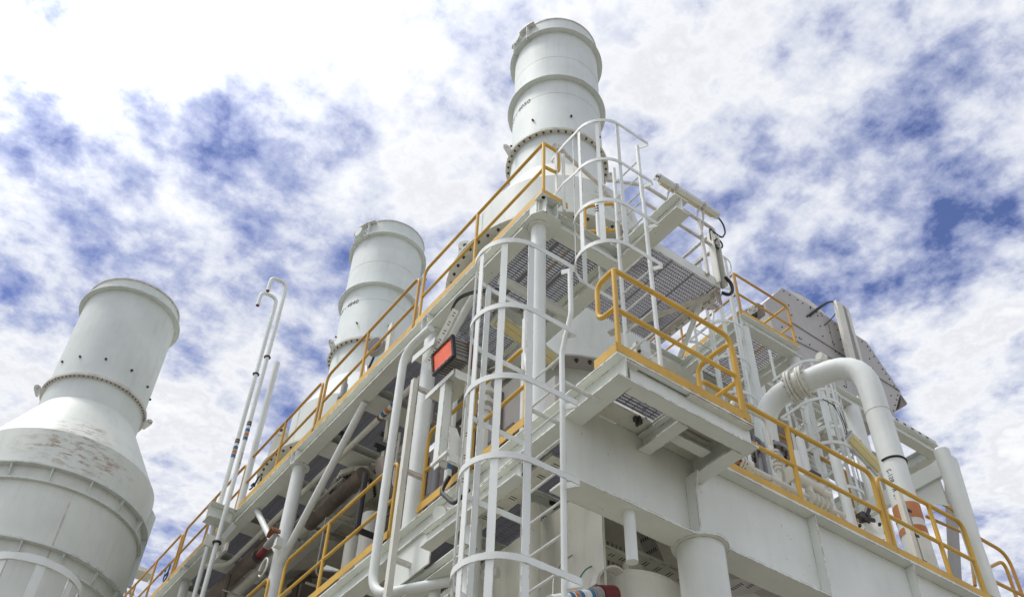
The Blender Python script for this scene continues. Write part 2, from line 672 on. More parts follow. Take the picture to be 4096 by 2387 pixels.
# the separate stack on the left, lower, on a wide ringed vessel
cx, cy = 1.927, 16.43
t = thing('exhaust_stack', 'separate white stack at the left edge on a wide ringed vessel with dirty streaked cone', 'exhaust stack', (cx, cy, 2.0), 'exhaust stacks of the plant')
m = MB().lathe([(0.87, 14.0), (0.888, 14.05), (0.888, 11.03)], cx, cy, 96)
m.lathe([(0.86, 14.05), (0.86, 12)], cx, cy, 96)
stk = m.build('stack_shell', CLEAN, t)
MB().lathe([(0.885, 11.04), (1.57, 9.82)], cx, cy, 96).build('cone', STAIN, t)
body = MB().lathe([(1.57, 9.83), (1.575, 9.80), (1.575, 4.0), (1.575, 2.0)], cx, cy, 96).build('vessel_shell', STAIN, t)
m = ring(0.87, 0.99, 13.74, 13.77, cx, cy)
m.build('stiffener_ring', CLEAN, t)
ring(0.868, 0.91, 14.04, 14.07, cx, cy).build('rim', RUSTY, t)
f = ring(0.88, 0.96, 11.50, 11.55, cx, cy).build('flange', RUSTY, t)
for k in range(-16, 17):
    put_bolt(stack_pt(cx, cy, 0.925, k * 5 + 2, 11.5), f, 0.42)
lug(cx, cy, .95, -84, 11.45, t, 0.8)
lug(cx, cy, .95, 80, 11.45, t, 0.8)
for z in (9.08, 7.78, 6.45):
    ring(1.57, 1.67, z, z + .03, cx, cy).build('stiffener_ring', CLEAN, t)
    ring(1.57, 1.63, z - .26, z - .23, cx, cy).build('stiffener_ring', CLEAN, t)
    for d in range(-80, 100, 22):
        rib_plate(cx, cy, d + 7, [(1.57, z - .23), (1.615, z - .23), (1.655, z), (1.57, z)], .02).build('rib', CLEAN, t)
for d in (8,):
    rib_plate(cx, cy, d, [(1.57, 4), (1.582, 4), (1.576, 8.82), (1.57, 8.82)], .022).build('weld_seam', RUSTY, body)
rib_plate(cx, cy, 84, [(1.57, 8.2), (1.66, 8.3), (1.68, 9.6), (1.57, 9.75)], .03).build('gusset', CLEAN, t)
for d in (-64, -38, -8, 24, 56, 80):
    MB().tube([stack_pt(cx, cy, .88, d, 11.98), stack_pt(cx, cy, .92, d, 11.98)], .022, 8).build('stub_bolt', BOLT, t)
# ------------------------------------------------------------------ decks, girders, columns
def grating(x0, x1, y0, y1, z, along='X', pitch=0.04, cross=0.10, h=0.034):
    m = MB()
    if along == 'X':
        n = int((y1 - y0) / pitch)
        for k in range(n + 1):
            y = y0 + k * pitch
            m.box(x0, x1, y - .0025, y + .0025, z - h, z)
        for k in range(int((x1 - x0) / cross) + 1):
            x = x0 + k * cross
            m.box(x - .004, x + .004, y0, y1, z - .012, z - .003)
    else:
        n = int((x1 - x0) / pitch)
        for k in range(n + 1):
            x = x0 + k * pitch
            m.box(x - .0025, x + .0025, y0, y1, z - h, z)
        for k in range(int((y1 - y0) / cross) + 1):
            y = y0 + k * cross
            m.box(x0, x1, y - .004, y + .004, z - .012, z - .003)
    return m


# upper deck
up = thing('upper_deck', 'white steel upper deck frame with grating floor above the cage ladder', 'deck', (XL, 6, ZT - .26))
XB = XL + 0.10
XI = 5.70
b = MB().ibeam((XB, 5.98, ZT), (XB, 21, ZT), .26, .20, .02, .014)
for y in (8.4, 12.14, 16.5):
    for s in (-1, 1):
        b.box(XB - .098, XB - .008, y + s * .07 - .008, y + s * .07 + .008, ZT - .24, ZT - .02)
b.build('edge_beam', WHITE, up)
MB().ibeam((XB + .1, 6.05, ZT - .003), (XI - .1, 6.05, ZT - .003), .25, .20, .018).build('front_beam', WHITE, up)
MB().ibeam((XI, 4.90, ZT + .004), (XI, 21, ZT + .004), .26, .21, .02).build('inner_beam', WHITE, up)
ys = [7.55, 8.85, 10.2, 11.55, 12.9, 14.3, 15.7, 17.1, 18.5]
for i, y in enumerate(ys):
    MB().ibeam((XB + .1, y, ZT - .04), (XI - .1, y, ZT - .04), .16, .16 if i < 1 else .40, .014).build('cross_beam', WHITE, up)
prev = 6.16
for y in ys:
    grating(XB + .1, XI - .1, prev, y - .02, ZT).build('grating', GALV, up)
    prev = y + .02
for x in (4.95, 5.3):
    MB().box(x - .025, x + .025, 6.15, 7.5, ZT - .075, ZT - .035).build('support_bar', GALV, up)
# plated floor further in, with openings for the vessels
for (x0, x1, y0, y1) in ((5.80, 9.0, 10.75, 14.6), (5.80, 9.0, 17.9, 22), (5.80, 6.3, 14.61, 17.89)):
    MB().box(x0, x1, y0, y1, ZT - .14, ZT - .12).build('floor_plate', CREAM, up)
for y in (11.2, 12.4, 13.6):
    MB().ibeam((5.8, y, ZT - .142), (9.0, y, ZT - .142), .2, .14).build('cross_beam', CREAM, up)


def column(x, y, z0, z1, r, label, parts=True):
    c = thing('column', label, 'column', (x, y, z0), 'round columns carrying the upper deck')
    MB().tube([(x, y, z0), (x, y, z1)], r, 32).build('shaft', PIPE, c)
    if parts:
        MB().prism([Vector((x + (r * 1.55) * cos(a), y + (r * 1.55) * sin(a), z1 + .002)) for a in [k * pi / 12 for k in range(24)]], (0, 0, .016)).build('cap_plate', WHITE, c)
        m = MB()
        m.tube([(x, y, z0), (x, y, z0 + .015)], r * 1.25, 24)
        m.build('foot_plate', RUSTY, c)
    return c


c = column(4.52, 6.10, ZD + .02, ZT - .29, .088, 'white round column under the corner of the upper deck, beside the cage ladder')
# corner node over the column
m = MB()
m.box(4.385, 4.40, 5.965, 6.10, ZT - .255, ZT - .005)
m.box(4.40, 4.62, 5.945, 5.962, ZT - .255, ZT - .005)
m.box(4.44, 4.455, 5.85, 5.944, ZT - .265, ZT - .005)
m.box(4.60, 4.615, 5.85, 5.944, ZT - .265, ZT - .005)
m.prism([(4.36, 5.83, ZT), (4.66, 5.83, ZT), (4.66, 5.97, ZT), (4.36, 5.97, ZT)], (0, 0, .014))
m.prism([(4.33, 5.98, ZT - .275), (4.40, 5.86, ZT - .275), (4.66, 5.86, ZT - .275), (4.74, 5.95, ZT - .275), (4.74, 6.2, ZT - .275), (4.33, 6.2, ZT - .275)], (0, 0, .014))
m.build('corner_node', WHITE, up)
column(4.52, 8.40, ZD + .02, ZT - .28, .095, 'white round column standing on the lower deck edge left of the cage ladder, rust at its foot')
column(4.52, 12.14, 2.0, ZT - .28, .10, 'white round column where two sloping braces meet')
column(4.52, 16.5, 2.0, ZT - .28, .075, 'white round column furthest left under the upper deck, beside the vent pipes')


def brace(p, q, r, label):
    m = MB().tube([p, q], r, 24)
    return tag(m.build('brace', PIPE), label, 'brace', 'sloping braces under the upper deck')


brace((4.52, 7.35, ZT - .27), (4.52, 8.34, 8.18), .048, 'short sloping white brace between upper deck edge and the column left of the cage ladder')
brace((4.52, 10.15, ZT - .27), (4.52, 12.10, 7.2), .052, 'long sloping white brace running up right from the joint of three members')
brace((4.52, 13.62, ZT - .27), (4.52, 12.2, 7.4), .048, 'short white brace leaning left at the far joint, lit brightest')
tag(MB().tube([(4.6, 6.98, ZT - .36), (5.62, 6.98, ZT - .34)], .064, 24).build('cross_tube', PIPE), 'thick white tube lying crosswise just under the upper grating', 'tube')

# lower deck, left edge
lo = thing('lower_deck', 'white steel lower deck edge beam and soffit running away left with grating panels', 'deck', (XL, 4.74, ZD - .27))
MB().ibeam((XB, 4.74, ZD), (XB, 20, ZD), .268, .20, .02, .014).build('edge_beam', WHITE, lo)
for i, y in enumerate((6.85, 7.9, 9.4, 10.9, 12.4, 14)):
    MB().ibeam((XB + .1, y, ZD - .05), (5.9, y, ZD - .05), .16, .12, .014).build('cross_beam', WHITE, lo)
prev = 5.70
for y in (6.85, 7.9, 9.4, 10.9, 12.4, 14, 16):
    grating(XB + .1, 5.45, prev + .02, y - .02, ZD, pitch=.04).build('grating', GALV, lo)
    prev = y
MB().box(5.20, 5.23, 5.98, 10.0, 4.3, ZD - .3).build('deep_web', CREAM, lo)
MB().box(5.50, 13.5, 5.75, 16, ZD - .03, ZD - .012).build('floor_plate', CREAM, lo)
# clamps hanging from the gratings
for (x, y) in ((1462, 1253), (1438, 1282), (1370, 1290), (1395, 1200), (1435, 1268), (1360, 1235)):
    p = at(x, y, Z=ZD - .06)
    m = MB().box(p.x - .05, p.x + .05, p.y - .02, p.y + .02, p.z - .05, p.z + .02)
    m.box(p.x - .015, p.x + .015, p.y - .03, p.y + .03, p.z - .09, p.z + .03)
    m.build('grating_clamp', DARK, lo)

# the big girder
gi = thing('girder', 'deep white plate girder running right from the balcony, with stiffeners', 'girder', (4.34, YG, 4.88))
m = MB()
m.box(4.345, 14.5, YG, YG + .30, 4.885, 4.91).build('bottom_flange', WHITE, gi)
MB().box(5.0, 14.5, YG, YG + .30, ZD - .035, ZD - .006).build('top_flange', WHITE, gi)
MB().box(4.39, 14.5, YG + .125, YG + .145, 4.912, ZD - .037).build('web', WHITE, gi)
m = MB().prism([(5.83, YG + .003, 4.912), (5.83, YG + .124, 4.912), (5.83, YG + .124, ZD - .29), (5.83, YG - .05, ZD - .29), (5.83, YG + .003, ZD - .5)], (.018, 0, 0))
m.build('gusset', WHITE, gi)
for x in (7.58, 9.15, 10.7):
    MB().box(x, x + .016, YG + .015, YG + .124, 4.912, ZD - .037).build('stiffener', WHITE, gi)
c = thing('column', 'massive white round column under the deep girder at the bottom of the view', 'column', (5.97, 5.52, GROUND))
MB().tube([(5.97, 5.52, GROUND), (5.97, 5.52, 4.884)], .218, 64).build('shaft', WHITE, c)
MB().prism([Vector((5.97 + .262 * cos(a), 5.52 + .262 * sin(a), 4.8835)) for a in [k * pi / 32 for k in range(64)]], (0, 0, .028)).build('collar_plate', WHITE, c)

# balcony in front of the girder
ba = thing('balcony', 'small white balcony platform with rust edged beams in front of the girder', 'balcony', (4.38, 4.74, ZD - .27))
MB().ibeam((4.581, 4.82, ZD + .001), (6.07, 4.82, ZD + .001), .268, .16, .02, .014).build('front_beam', WHITE, ba)
MB().ibeam((5.97, 4.901, ZD - .002), (5.97, YG + .12, ZD - .002), .268, .17, .02, .014).build('side_beam', WHITE, ba)
MB().ibeam((5.32, 4.941, ZD - .06), (5.32, YG + .12, ZD - .06), .17, .14, .016).build('cross_beam', WHITE, ba)
MB().ibeam((5.395, 5.19, ZD - .06), (5.855, 5.19, ZD - .06), .12, .12, .016).build('cross_beam', WHITE, ba)
m = MB()
m.box(5.25, 6.04, 4.75, YG + .12, ZD - .04, ZD - .024)
m.box(4.48, 4.66, 4.75, YG + .12, ZD - .04, ZD - .024)
m.box(4.66, 5.25, 5.27, YG + .12, ZD - .04, ZD - .024)
m.build('floor_plate', CREAM, ba)
grating(4.60, 5.28, 4.80, 5.25, ZD + .006).build('grating', GALV, ba)
p = at(1570, 1030, Z=ZD - .05)
m = MB().box(p.x - .05, p.x + .04, p.y - .018, p.y + .018, p.z - .045, p.z)
m.box(p.x - .012, p.x + .012, p.y - .03, p.y + .03, p.z - .07, p.z + .02).build('grating_clamp', DARK, ba)

# stub post hanging under the girder
p = at(1548, 1262, Z=4.88)
q = at(1548, 1425, X=p.x + .02)
st = MB().tube([(p.x, p.y, 4.40), (p.x, p.y, 4.884)], .052, 24)
st = st.build('hanging_post', PIPE)
tag(st, 'short white round post hanging from under the girder, cut off flat', 'post')
# ------------------------------------------------------------------ handrails
RR = 0.0225


def handrail(p, q, posts, label, group, mat=YELLOW, start='bend', end='bend', h=1.08, mid=0.55, kick=True, koff=(0, 0), rr=RR, kickrange=None, kmat=None):
    """straight handrail from p to q (points on the deck); posts: fractions; start/end: bend | plain"""
    p, q = Vector(p), Vector(q)
    t = thing('handrail', label, 'handrail', p, group)
    L = (q - p).length
    d = (q - p) / L
    z = Vector((0, 0, 1))
    top = []
    if start == 'bend':
        top += [p + z * .02, p + z * h]
    else:
        top += [p + z * h]
    if end == 'bend':
        top += [q + z * h, q + z * .02]
    else:
        top += [q + z * h]
    MB().tube(top, rr, 12, .13).build('top_rail', mat, t)
    MB().tube([p + z * mid, q + z * mid], rr * .92, 12).build('mid_rail', mat, t)
    for f in posts:
        b = p + d * (f * L)
        MB().tube([b, b + z * (h - .005)], rr, 12).build('post', mat, t)
    if kick:
        a, b = p - d * .03, q + d * .03
        if kickrange:
            a, b = p + d * kickrange[0], p + d * kickrange[1]
        o = Vector((koff[0], koff[1], 0))
        MB().bar(a + o + z * .06, b + o + z * .06, .008, .10).build('kick_plate', kmat or mat, t)
    return t


GU = 'yellow handrails along the upper deck edge'
xs = XL + .04
up_secs = [(5.88, 8.64, (0.0, .525), 'plain', 'yellow handrail at the upper deck corner in front of the tallest stack'),
           (8.78, 11.50, (.53,), 'bend', 'yellow handrail on the upper deck crossing in front of the middle stack'),
           (11.64, 14.30, (.49,), 'bend', 'yellow handrail on the upper deck left of the middle stack by loose cable loops'),
           (14.44, 17.10, (.5,), 'bend', 'rusty yellow handrail on the upper deck just left of the vent pipes'),
           (17.25, 20.6, (.4, .75), 'bend', 'rusty yellow handrail furthest left at the end of the upper deck')]
for i, (y0, y1, ps, st_, lab) in enumerate(up_secs):
    t = handrail((xs, y0, ZT), (xs, y1, ZT), ps, lab, GU, YELLOW if i < 1 else YELLOW_W, start=st_, koff=(-.035, 0), kmat=YELLOW)
    if i == 0:
        # loop at the corner, turning along the front, and a short kick plate
        z = ZT
        pts = [(xs, 5.88, z + 1.08), (xs + .16, 5.86, z + 1.08), (xs + .20, 5.86, z + .66), (xs, 5.88, z + .66)]
        pts = [(xs, 5.88, z + 1.07), (xs + .22, 5.86, z + 1.05), (xs + .22, 5.86, z + .60), (xs, 5.88, z + .60)]
        MB().tube(pts, RR, 12, .12).build('end_loop', YELLOW, t)
        MB().bar((xs, 5.85, z + .062), (xs + .34, 5.85, z + .062), .008, .10).build('kick_plate', YELLOW, t)
        MB().tube([(xs + .27, 5.83, z - .1), (xs + .27, 5.83, z + 1.0)], .022, 12).build('gate_post', PIPE, t)

GL = 'yellow handrails along the lower deck left edge'
t = handrail((xs, 6.14, ZD + .03), (xs, 8.02, ZD + .03), (.50,), 'yellow handrail on the lower deck behind the cage ladder', GL, koff=(-.035, 0))
handrail((xs, 8.68, ZD + .03), (xs, 11.60, ZD + .03), (.58,), 'yellow handrail on the lower deck between the bent white pipe and the joint of braces', GL, koff=(-.035, 0))
handrail((xs, 12.1, ZD + .03), (xs, 14.6, ZD + .03), (.5,), 'yellow handrail at the bottom edge under the brown pipe, mostly out of view', GL, koff=(-.035, 0))

# balcony rails
GB = 'yellow handrails round the balcony'
yb = 4.765
t = handrail((4.425, yb, ZD + .01), (5.955, yb, ZD + .01), (0.0,), 'yellow handrail along the front of the balcony, with a rust spotted corner post', GB, start='plain', rr=.0255, koff=(0, -.015), kickrange=(-.05, 1.60))
MB().tube([(4.425, yb, ZD + 1.085), (4.415, yb + .24, ZD + 1.05), (4.415, yb + .24, ZD + .58), (4.425, yb, ZD + .58)], .0255, 12, .11).build('end_loop', YELLOW, t)
MB().bar((4.395, yb - .02, ZD + .07), (4.395, yb + .30, ZD + .07), .008, .10).build('kick_plate', YELLOW, t)
t = handrail((6.015, yb + .03, ZD + .01), (6.015, 5.30, ZD + .01), (), 'yellow handrail on the right side of the balcony, bent down at both ends', GB, rr=.0255, koff=(.03, 0), kickrange=(-.04, .5))
# girder rails
GG = 'yellow handrails along the girder'
yg = YG + .06
t = handrail((6.15, yg, ZD), (8.89, yg, ZD), (.485,), 'yellow handrail on the girder in front of the valves', GG, rr=.027, koff=(0, -.03), kickrange=(-.25, 2.80))
t2 = handrail((8.97, yg, ZD), (10.58, yg, ZD), (.60,), 'yellow handrail on the girder passing in front of the orange banded pipe', GG, rr=.027, koff=(0, -.03), kickrange=(-.01, 1.9))
m = MB().box(8.86, 9.02, yg - .004, yg + .004, ZD + .1, ZD + .9)
# ------------------------------------------------------------------ ladders with safety cages
def cage_ladder(label, x, y, z0, z1, hoops, out=(-1, 0), hw=.235, reach=.40, hr=.36, angs=(-84, -42, 0, 42, 84), zb0=None, zb1=None, flare=True, mat=None, top_ext=1.0, bar_w=.058, rungs=True):
    """x, y: middle of the rungs; out: direction in which the cage bulges; flare: stiles spread over the landing"""
    mat = mat or PIPE
    t = thing('cage_ladder', label, 'ladder', (x, y, z0), 'caged ladders')
    ox, oy = out
    ux, uy = -oy, ox                       # along the rungs

    def P(u, v, z):
        return Vector((x + ux * u + ox * v, y + uy * u + oy * v, z))
    for s in (-1, 1):
        u = s * hw
        pts = [P(u, 0, z0), P(u, 0, z1)]
        if flare:
            pts += [P(u + s * .115, -.02, z1 + .42), P(u + s * .115, -.02, z1 + top_ext)]
        MB().tube(pts, .025, 12, .03).build('stile', mat, t)
    if rungs:
        for k in range(int((z1 - z0) / .30)):
            z = z1 - k * .30 - .02
            MB().tube([P(-hw, 0, z), P(hw, 0, z)], .011, 8).build('rung', mat, t)
    for z in hoops:
        pts = [P(-hw - .005, 0, z), P(-hr * .97, -.075, z), P(-hr, -.06, z), P(-hr, reach, z)]
        for k in range(1, 20):
            a = -pi / 2 + pi * k / 20
            pts.append(P(hr * sin(a), reach + hr * cos(a), z))
        pts += [P(hr, reach, z), P(hr, -.06, z), P(hr * .97, -.075, z), P(hw + .005, 0, z)]
        MB().strip(pts, bar_w, .009).build('hoop', mat, t)
    zb0 = zb0 if zb0 is not None else min(hoops) - .2
    zb1 = zb1 if zb1 is not None else max(hoops)
    for dg in angs:
        a = radians(dg)
        r = hr - .011
        p = P(r * sin(a), reach + r * cos(a), 0)
        n = P(sin(a), cos(a), 0) - P(0, 0, 0)
        MB().bar((p.x, p.y, zb0), (p.x, p.y, zb1 + .02), .062, .010, up=n).build('cage_bar', mat, t)
    return t


fr = cage_ladder('white caged ladder in the foreground, standing before the lower deck edge', 4.06, 5.345, 1.2, 5.92, [6.97, 6.12, 5.31, 4.52, 3.66, 2.8], zb0=1.8, zb1=6.97)
for s in (-1, 1):
    MB().tube([(4.06, 5.345 + s * .235, 5.60), (4.46, 5.345 + s * .235, 5.60)], .022, 10).build('standoff', PIPE, fr)
ul = cage_ladder('white caged ladder rising from the balcony to the upper grating platform', 5.36, 5.42, ZD, 9.15, [8.62, 7.93], zb0=7.90, zb1=8.64, flare=False)
for s in (-1, 1):
    MB().tube([(5.36, 5.42 + s * .225, 9.15), (5.36, 5.42 + s * .225, 10.2)], .025, 12).build('stile', PIPE, ul)
for z in (9.30, 9.6, 9.9):
    MB().tube([(5.36, 5.195, z), (5.36, 5.645, z)], .011, 8).build('rung', PIPE, ul)
# the upper two hoops are open towards the deck
for z, e in ((10.15, .0), (9.37, .05)):
    xc, r = 4.96, .36
    pts = [(5.36, 5.19, z), (5.43, 5.07, z), (5.41, 5.06, z), (xc, 5.06, z)]
    for k in range(1, 12):
        a = -pi / 2 + pi * k / 20
        pts.append((xc - r * cos(a), 5.42 + r * sin(a), z))
    pts += [(4.60 - e * .3, 5.70, z), (4.62, 5.98 + e, z), (4.66, 6.0 + e, z)]
    MB().strip(pts, .05, .009).build('hoop', PIPE, ul)
for dg in (-84, -42, 0, 30):
    a = radians(dg)
    px_, py_ = 4.96 - .349 * cos(a), 5.42 + .349 * sin(a)
    MB().bar((px_, py_, 8.60), (px_, py_, 10.17), .045, .009, up=(cos(a), -sin(a), 0)).build('cage_bar', PIPE, ul)
MB().bar((4.60, 5.86, 9.38), (4.60, 5.86, 10.17), .045, .009, up=(1, 0, 0)).build('cage_bar', PIPE, ul)

cage_ladder('slim caged ladder climbing to the far yellow railed landing', 10.08, 8.60, 7.0, 12.55, [13.6, 12.75, 11.92, 11.12, 10.35], out=(0, -1), top_ext=1.05)
cage_ladder('caged ladder among the pipes, right of the flanged pipe bend', 11.05, 7.75, 6.0, 10.6, [10.95, 10.15, 9.3, 8.5], out=(0, -1), hw=.23)
cage_ladder('second narrow caged ladder half hidden behind the yellow lamp', 12.0, 8.3, 6.0, 10.9, [11.2, 10.4], out=(0, -1), hw=.23)
cage_ladder('pale caged ladder crossing the left stack at the bottom edge', 0.89, 7.62, 0.0, 2.9, [3.50, 2.7], out=(0, -1), zb0=2.0, zb1=3.50, flare=False)
# ------------------------------------------------------------------ upper grating platform with its white rails
gp = thing('grating_platform', 'small grey grating platform hung high between ladder and lamp, seen from below', 'platform', (5.8, 5.56, 8.9))
ZP = 9.06
MB().bar((5.82, 5.55, ZP - .07), (6.93, 5.55, ZP - .07), .012, .16).build('front_beam', WHITE, gp)
MB().bar((6.93, 5.56, ZP - .09), (6.93, 6.75, ZP - .09), .012, .20).build('side_beam', RUSTY, gp)
m = MB()
m.bar((6.955, 5.6, ZP - .165), (6.955, 6.75, ZP - .165), .10, .012)
m.build('side_beam', RUSTY, gp)
m = MB()
for k in range(9):
    m.box(6.955 - .02, 6.955 + .02, 5.66 + k * .12, 5.68 + k * .12, ZP - .1735, ZP - .172)
m.build('slot', DARK, gp)
m = grating(5.83, 6.92, 5.57, 6.9, ZP, along='Y', pitch=.034, cross=.05, h=.042)
m.build('grating', GALV, gp)
for x in (6.2, 6.55):
    MB().box(x - .006, x + .006, 5.56, 6.9, ZP - .06, ZP - .022).build('support_bar', GALV, gp)
# knee brace and slotted strut
MB().bar(at(1733, 722, X=6.90), at(1673, 880, X=6.90), .014, .10, up=(0, .7, .7)).build('knee_brace', WHITE, gp)
MB().bar((6.88, 5.7, ZP - .18), (6.3, 6.95, ZP - .22), .10, .02).build('strut', RUSTY, gp)

wr = thing('handrail', 'rust spotted white handrail behind the long lamp on the grating platform', 'handrail', (5.75, 5.52, ZP))
MB().tube([(5.30, 5.75, 10.04), (5.75, 5.52, 10.04), (6.97, 5.52, 10.04), (6.97, 5.52, 9.72)], .024, 12, .08).build('top_rail', RUSTY, wr)
MB().tube([(5.70, 5.52, 9.68), (6.92, 5.52, 9.66)], .022, 12).build('mid_rail', RUSTY, wr)
MB().tube([(6.70, 5.52, 9.0), (6.70, 5.52, 10.03)], .026, 12).build('post', RUSTY, wr)
MB().tube([(6.95, 5.54, 9.68), (6.95, 6.6, 9.68)], .022, 12).build('mid_rail', RUSTY, wr)
MB().tube([(6.95, 5.54, 9.98), (6.95, 6.6, 9.98)], .022, 12).build('top_rail', RUSTY, wr)
# inner short yellow rails behind the ladder
yr = thing('handrail', 'short yellow handrail with a loop seen between the rungs of the upper ladder', 'handrail', (5.6, 6.3, ZT))
MB().tube([(5.45, 7.2, ZT + .5), (5.45, 6.35, ZT + .5), (5.62, 6.1, ZT + .5)], .023, 12, .1).build('mid_rail', YELLOW, yr)
MB().tube([(5.45, 6.35, ZT + .02), (5.45, 6.35, ZT + 1.05), (5.75, 6.05, ZT + 1.05), (5.75, 6.05, ZT + .5), (5.45, 6.3, ZT + .5)], .023, 12, .1).build('end_loop', YELLOW, yr)
MB().tube([(5.75, 6.05, ZT - .02), (5.75, 6.05, ZT + .7)], .023, 12).build('post', YELLOW, yr)


def lamp(p, q, label, w=.13, h=.10, tiltside=0.0, face=(0, 0, -1), arms=()):
    p, q = Vector(p), Vector(q)
    t = thing('strip_lamp', label, 'lamp', p, 'long fluorescent strip lamps')
    d = (q - p).normalized()
    f = Vector(face)
    f = (f - d * f.dot(d)).normalized()
    s = d.cross(f)
    o = [(-.5, -.35), (.5, -.35), (.5, .2), (.32, .5), (-.32, .5), (-.5, .2)]
    ol = [p + s * (a * w) - f * (b * h) for a, b in o]
    MB().prism(ol, q - p).build('housing', PIPE, t)
    ol = [p + d * .06 + s * (a * w) + f * (b * h) for a, b in ((-.42, .352), (.42, .352), (.34, .62), (.1, .68), (0, .60), (-.1, .68), (-.34, .62))]
    MB().prism(ol, (q - p) - d * .12).build('diffuser', DIFF, t)
    for e, dd in ((p, -1), (q, 1)):
        ol = [e + d * (dd * .001) + s * (a * w * 1.02) - f * (b * h) for a, b in ((-.5, -.5), (.5, -.5), (.5, .2), (.32, .52), (-.32, .52), (-.5, .2))]
        MB().prism(ol, d * (dd * .012)).build('end_cap', GREYM if dd < 0 else PIPE, t)
    for k in (-.2, .2):
        e = p - d * .012 + s * (k * w) - f * (.1 * h)
        MB().tube([e, e - d * .012], .016, 10).build('gland', BLACK, t)
    for a in (.27, .74):
        c = p + (q - p) * a
        o2 = [(-.56, -.40), (.56, -.40), (.56, .24), (.34, .60), (-.34, .60), (-.56, .24), (-.56, -.40)]
        MB().strip([c + s * (x * w) - f * (y * h) for x, y in o2], .035, .006, wdir=d).build('clamp', RUSTY, t)
    return t


lt = lamp((6.0, 5.50, 10.38), (7.05, 5.50, 10.38), 'long white strip lamp with yellowed cover on the white rail, against the sky', face=(0, 1.3, -1))
for x in (6.28, 6.80):
    MB().tube([(x, 5.50, 10.32), (x - .04, 5.52, 10.02), (x - .14, 5.50, 9.68)], .018, 8, .08).build('arm', RUSTY, lt)
    MB().tube([(x - .16, 5.51, 10.04), (x - .08, 5.5, 10.30)], .016, 8).build('arm', RUSTY, lt)
cab = MB().tube([(7.06, 5.50, 10.37), (7.16, 5.50, 10.27), (7.17, 5.5, 10.10), (7.08, 5.5, 9.93), (6.93, 5.5, 9.94), (6.86, 5.5, 9.98), (6.85, 5.5, 9.72), (6.93, 5.5, 9.62), (7.04, 5.49, 9.70), (7.06, 5.5, 9.82), (6.98, 5.5, 9.86), (6.90, 5.5, 9.74), (6.93, 5.5, 9.64)], .012, 8, .06).build('cable', BLACK)
tag(cab, 'black cable curling from the end of the long lamp to the tray post', 'cable')
tp = thing('cable_tray', 'pale upright cable tray at the end of the grating platform', 'cable tray', (6.95, 5.5, 9.0))
MB().box(6.85, 6.87, 5.47, 5.56, 8.95, 9.9).box(6.97, 6.985, 5.47, 5.56, 8.95, 9.88).build('side_rail', CREAM, tp)
MB().box(6.872, 6.968, 5.545, 5.56, 8.95, 9.86).build('back_plate', GREYM, tp)
MB().tube([(6.93, 5.45, 9.05), (7.02, 5.44, 8.98), (7.03, 5.45, 8.85), (6.96, 5.47, 8.76), (6.88, 5.5, 8.78)], .022, 10, .05).build('hose', BLACK, tp)
m = MB()
for k in range(4):
    m.tube([(6.86 + k * .03, 5.6, 8.9), (6.9 + k * .03, 5.62, 8.75 - k * .02), (6.8, 5.7, 8.6)], .012, 6, .04)
m.build('pipe_stub', RUSTY, tp)
lamp(at(1213, 778, Y=7.57), at(1367, 890, Y=7.57), 'yellowish strip lamp under the upper deck behind the cage bars', w=.20, h=.16, face=(0, -.6, -1))
lr = lamp(at(2083, 1072, Y=7.0), at(2168, 1162, Y=7.0), 'yellow strip lamp sloping down to the banded pipe on the right', w=.20, h=.12, face=(-.1, -1, -.6))
q = at(2083, 1066, Y=7.0)
for s in (-.03, .03):
    MB().tube([q + Vector((s, 0, 0)), q + Vector((s - .02, 0, .25)), q + Vector((-.10 + s, 0, .5)), q + Vector((-.32, .05, .55))], .009, 6, .08).build('cable', BLACK, lr)

# ------------------------------------------------------------------ far yellow railed landing
K = 1.46
ZL = 12.55
la = thing('landing', 'far white landing with grating floor below the grey housing', 'platform', (10.5, 8.0, ZL - .3))
x0, x1, y0, y1 = 10.48, 11.97, 8.0, 11.0
MB().ibeam((x0, y0 + .1, ZL), (x1, y0 + .1, ZL), .26, .2, .02).build('front_beam', WHITE, la)
MB().ibeam((x0 + .1, y0 + .201, ZL - .002), (x0 + .1, y1, ZL - .002), .26, .2, .02).build('side_beam', WHITE, la)
MB().ibeam((x1 - .1, y0 + .201, ZL - .002), (x1 - .1, y1, ZL - .002), .26, .2, .02).build('side_beam', WHITE, la)
grating(x0 + .2, x1 - .2, y0 + .2, y0 + 1.6, ZL - .01, pitch=.05).build('grating', GALV, la)
MB().ibeam((x0 + .2, y0 + 1.66, ZL - .03), (x1 - .2, y0 + 1.66, ZL - .03), .2, .2).build('cross_beam', WHITE, la)
# second wing to the left
MB().ibeam((8.6, 9.66, ZL - .004), (x0, 9.66, ZL - .004), .24, .2, .02).build('cross_beam', WHITE, la)
grating(8.7, x0 + .02, 9.8, 11.2, ZL - .01, pitch=.05).build('grating', GALV, la)
GLD = 'yellow handrails of the far landing'
handrail((x0 + .03, y0 + .05, ZL), (x1 - .04, y0 + .05, ZL), (0,), 'yellow handrail along the front of the far landing, before the grey housing', GLD, YELLOW_W, start='plain', rr=.024, koff=(0, -.03), kmat=YELLOW)
handrail((x0 + .03, y0 + .05, ZL), (x0 + .03, 11.0, ZL), (.5,), 'rusty yellow handrail running back on the left of the far landing', GLD, YELLOW_W, start='plain', rr=.024, koff=(-.03, 0), kmat=YELLOW)
handrail((x1 - .05, y0 + .1, ZL), (x1 - .05, 10, ZL), (.5,), 'yellow handrail running back on the right of the far landing', GLD, YELLOW, start='plain', rr=.024, koff=(.03, 0))
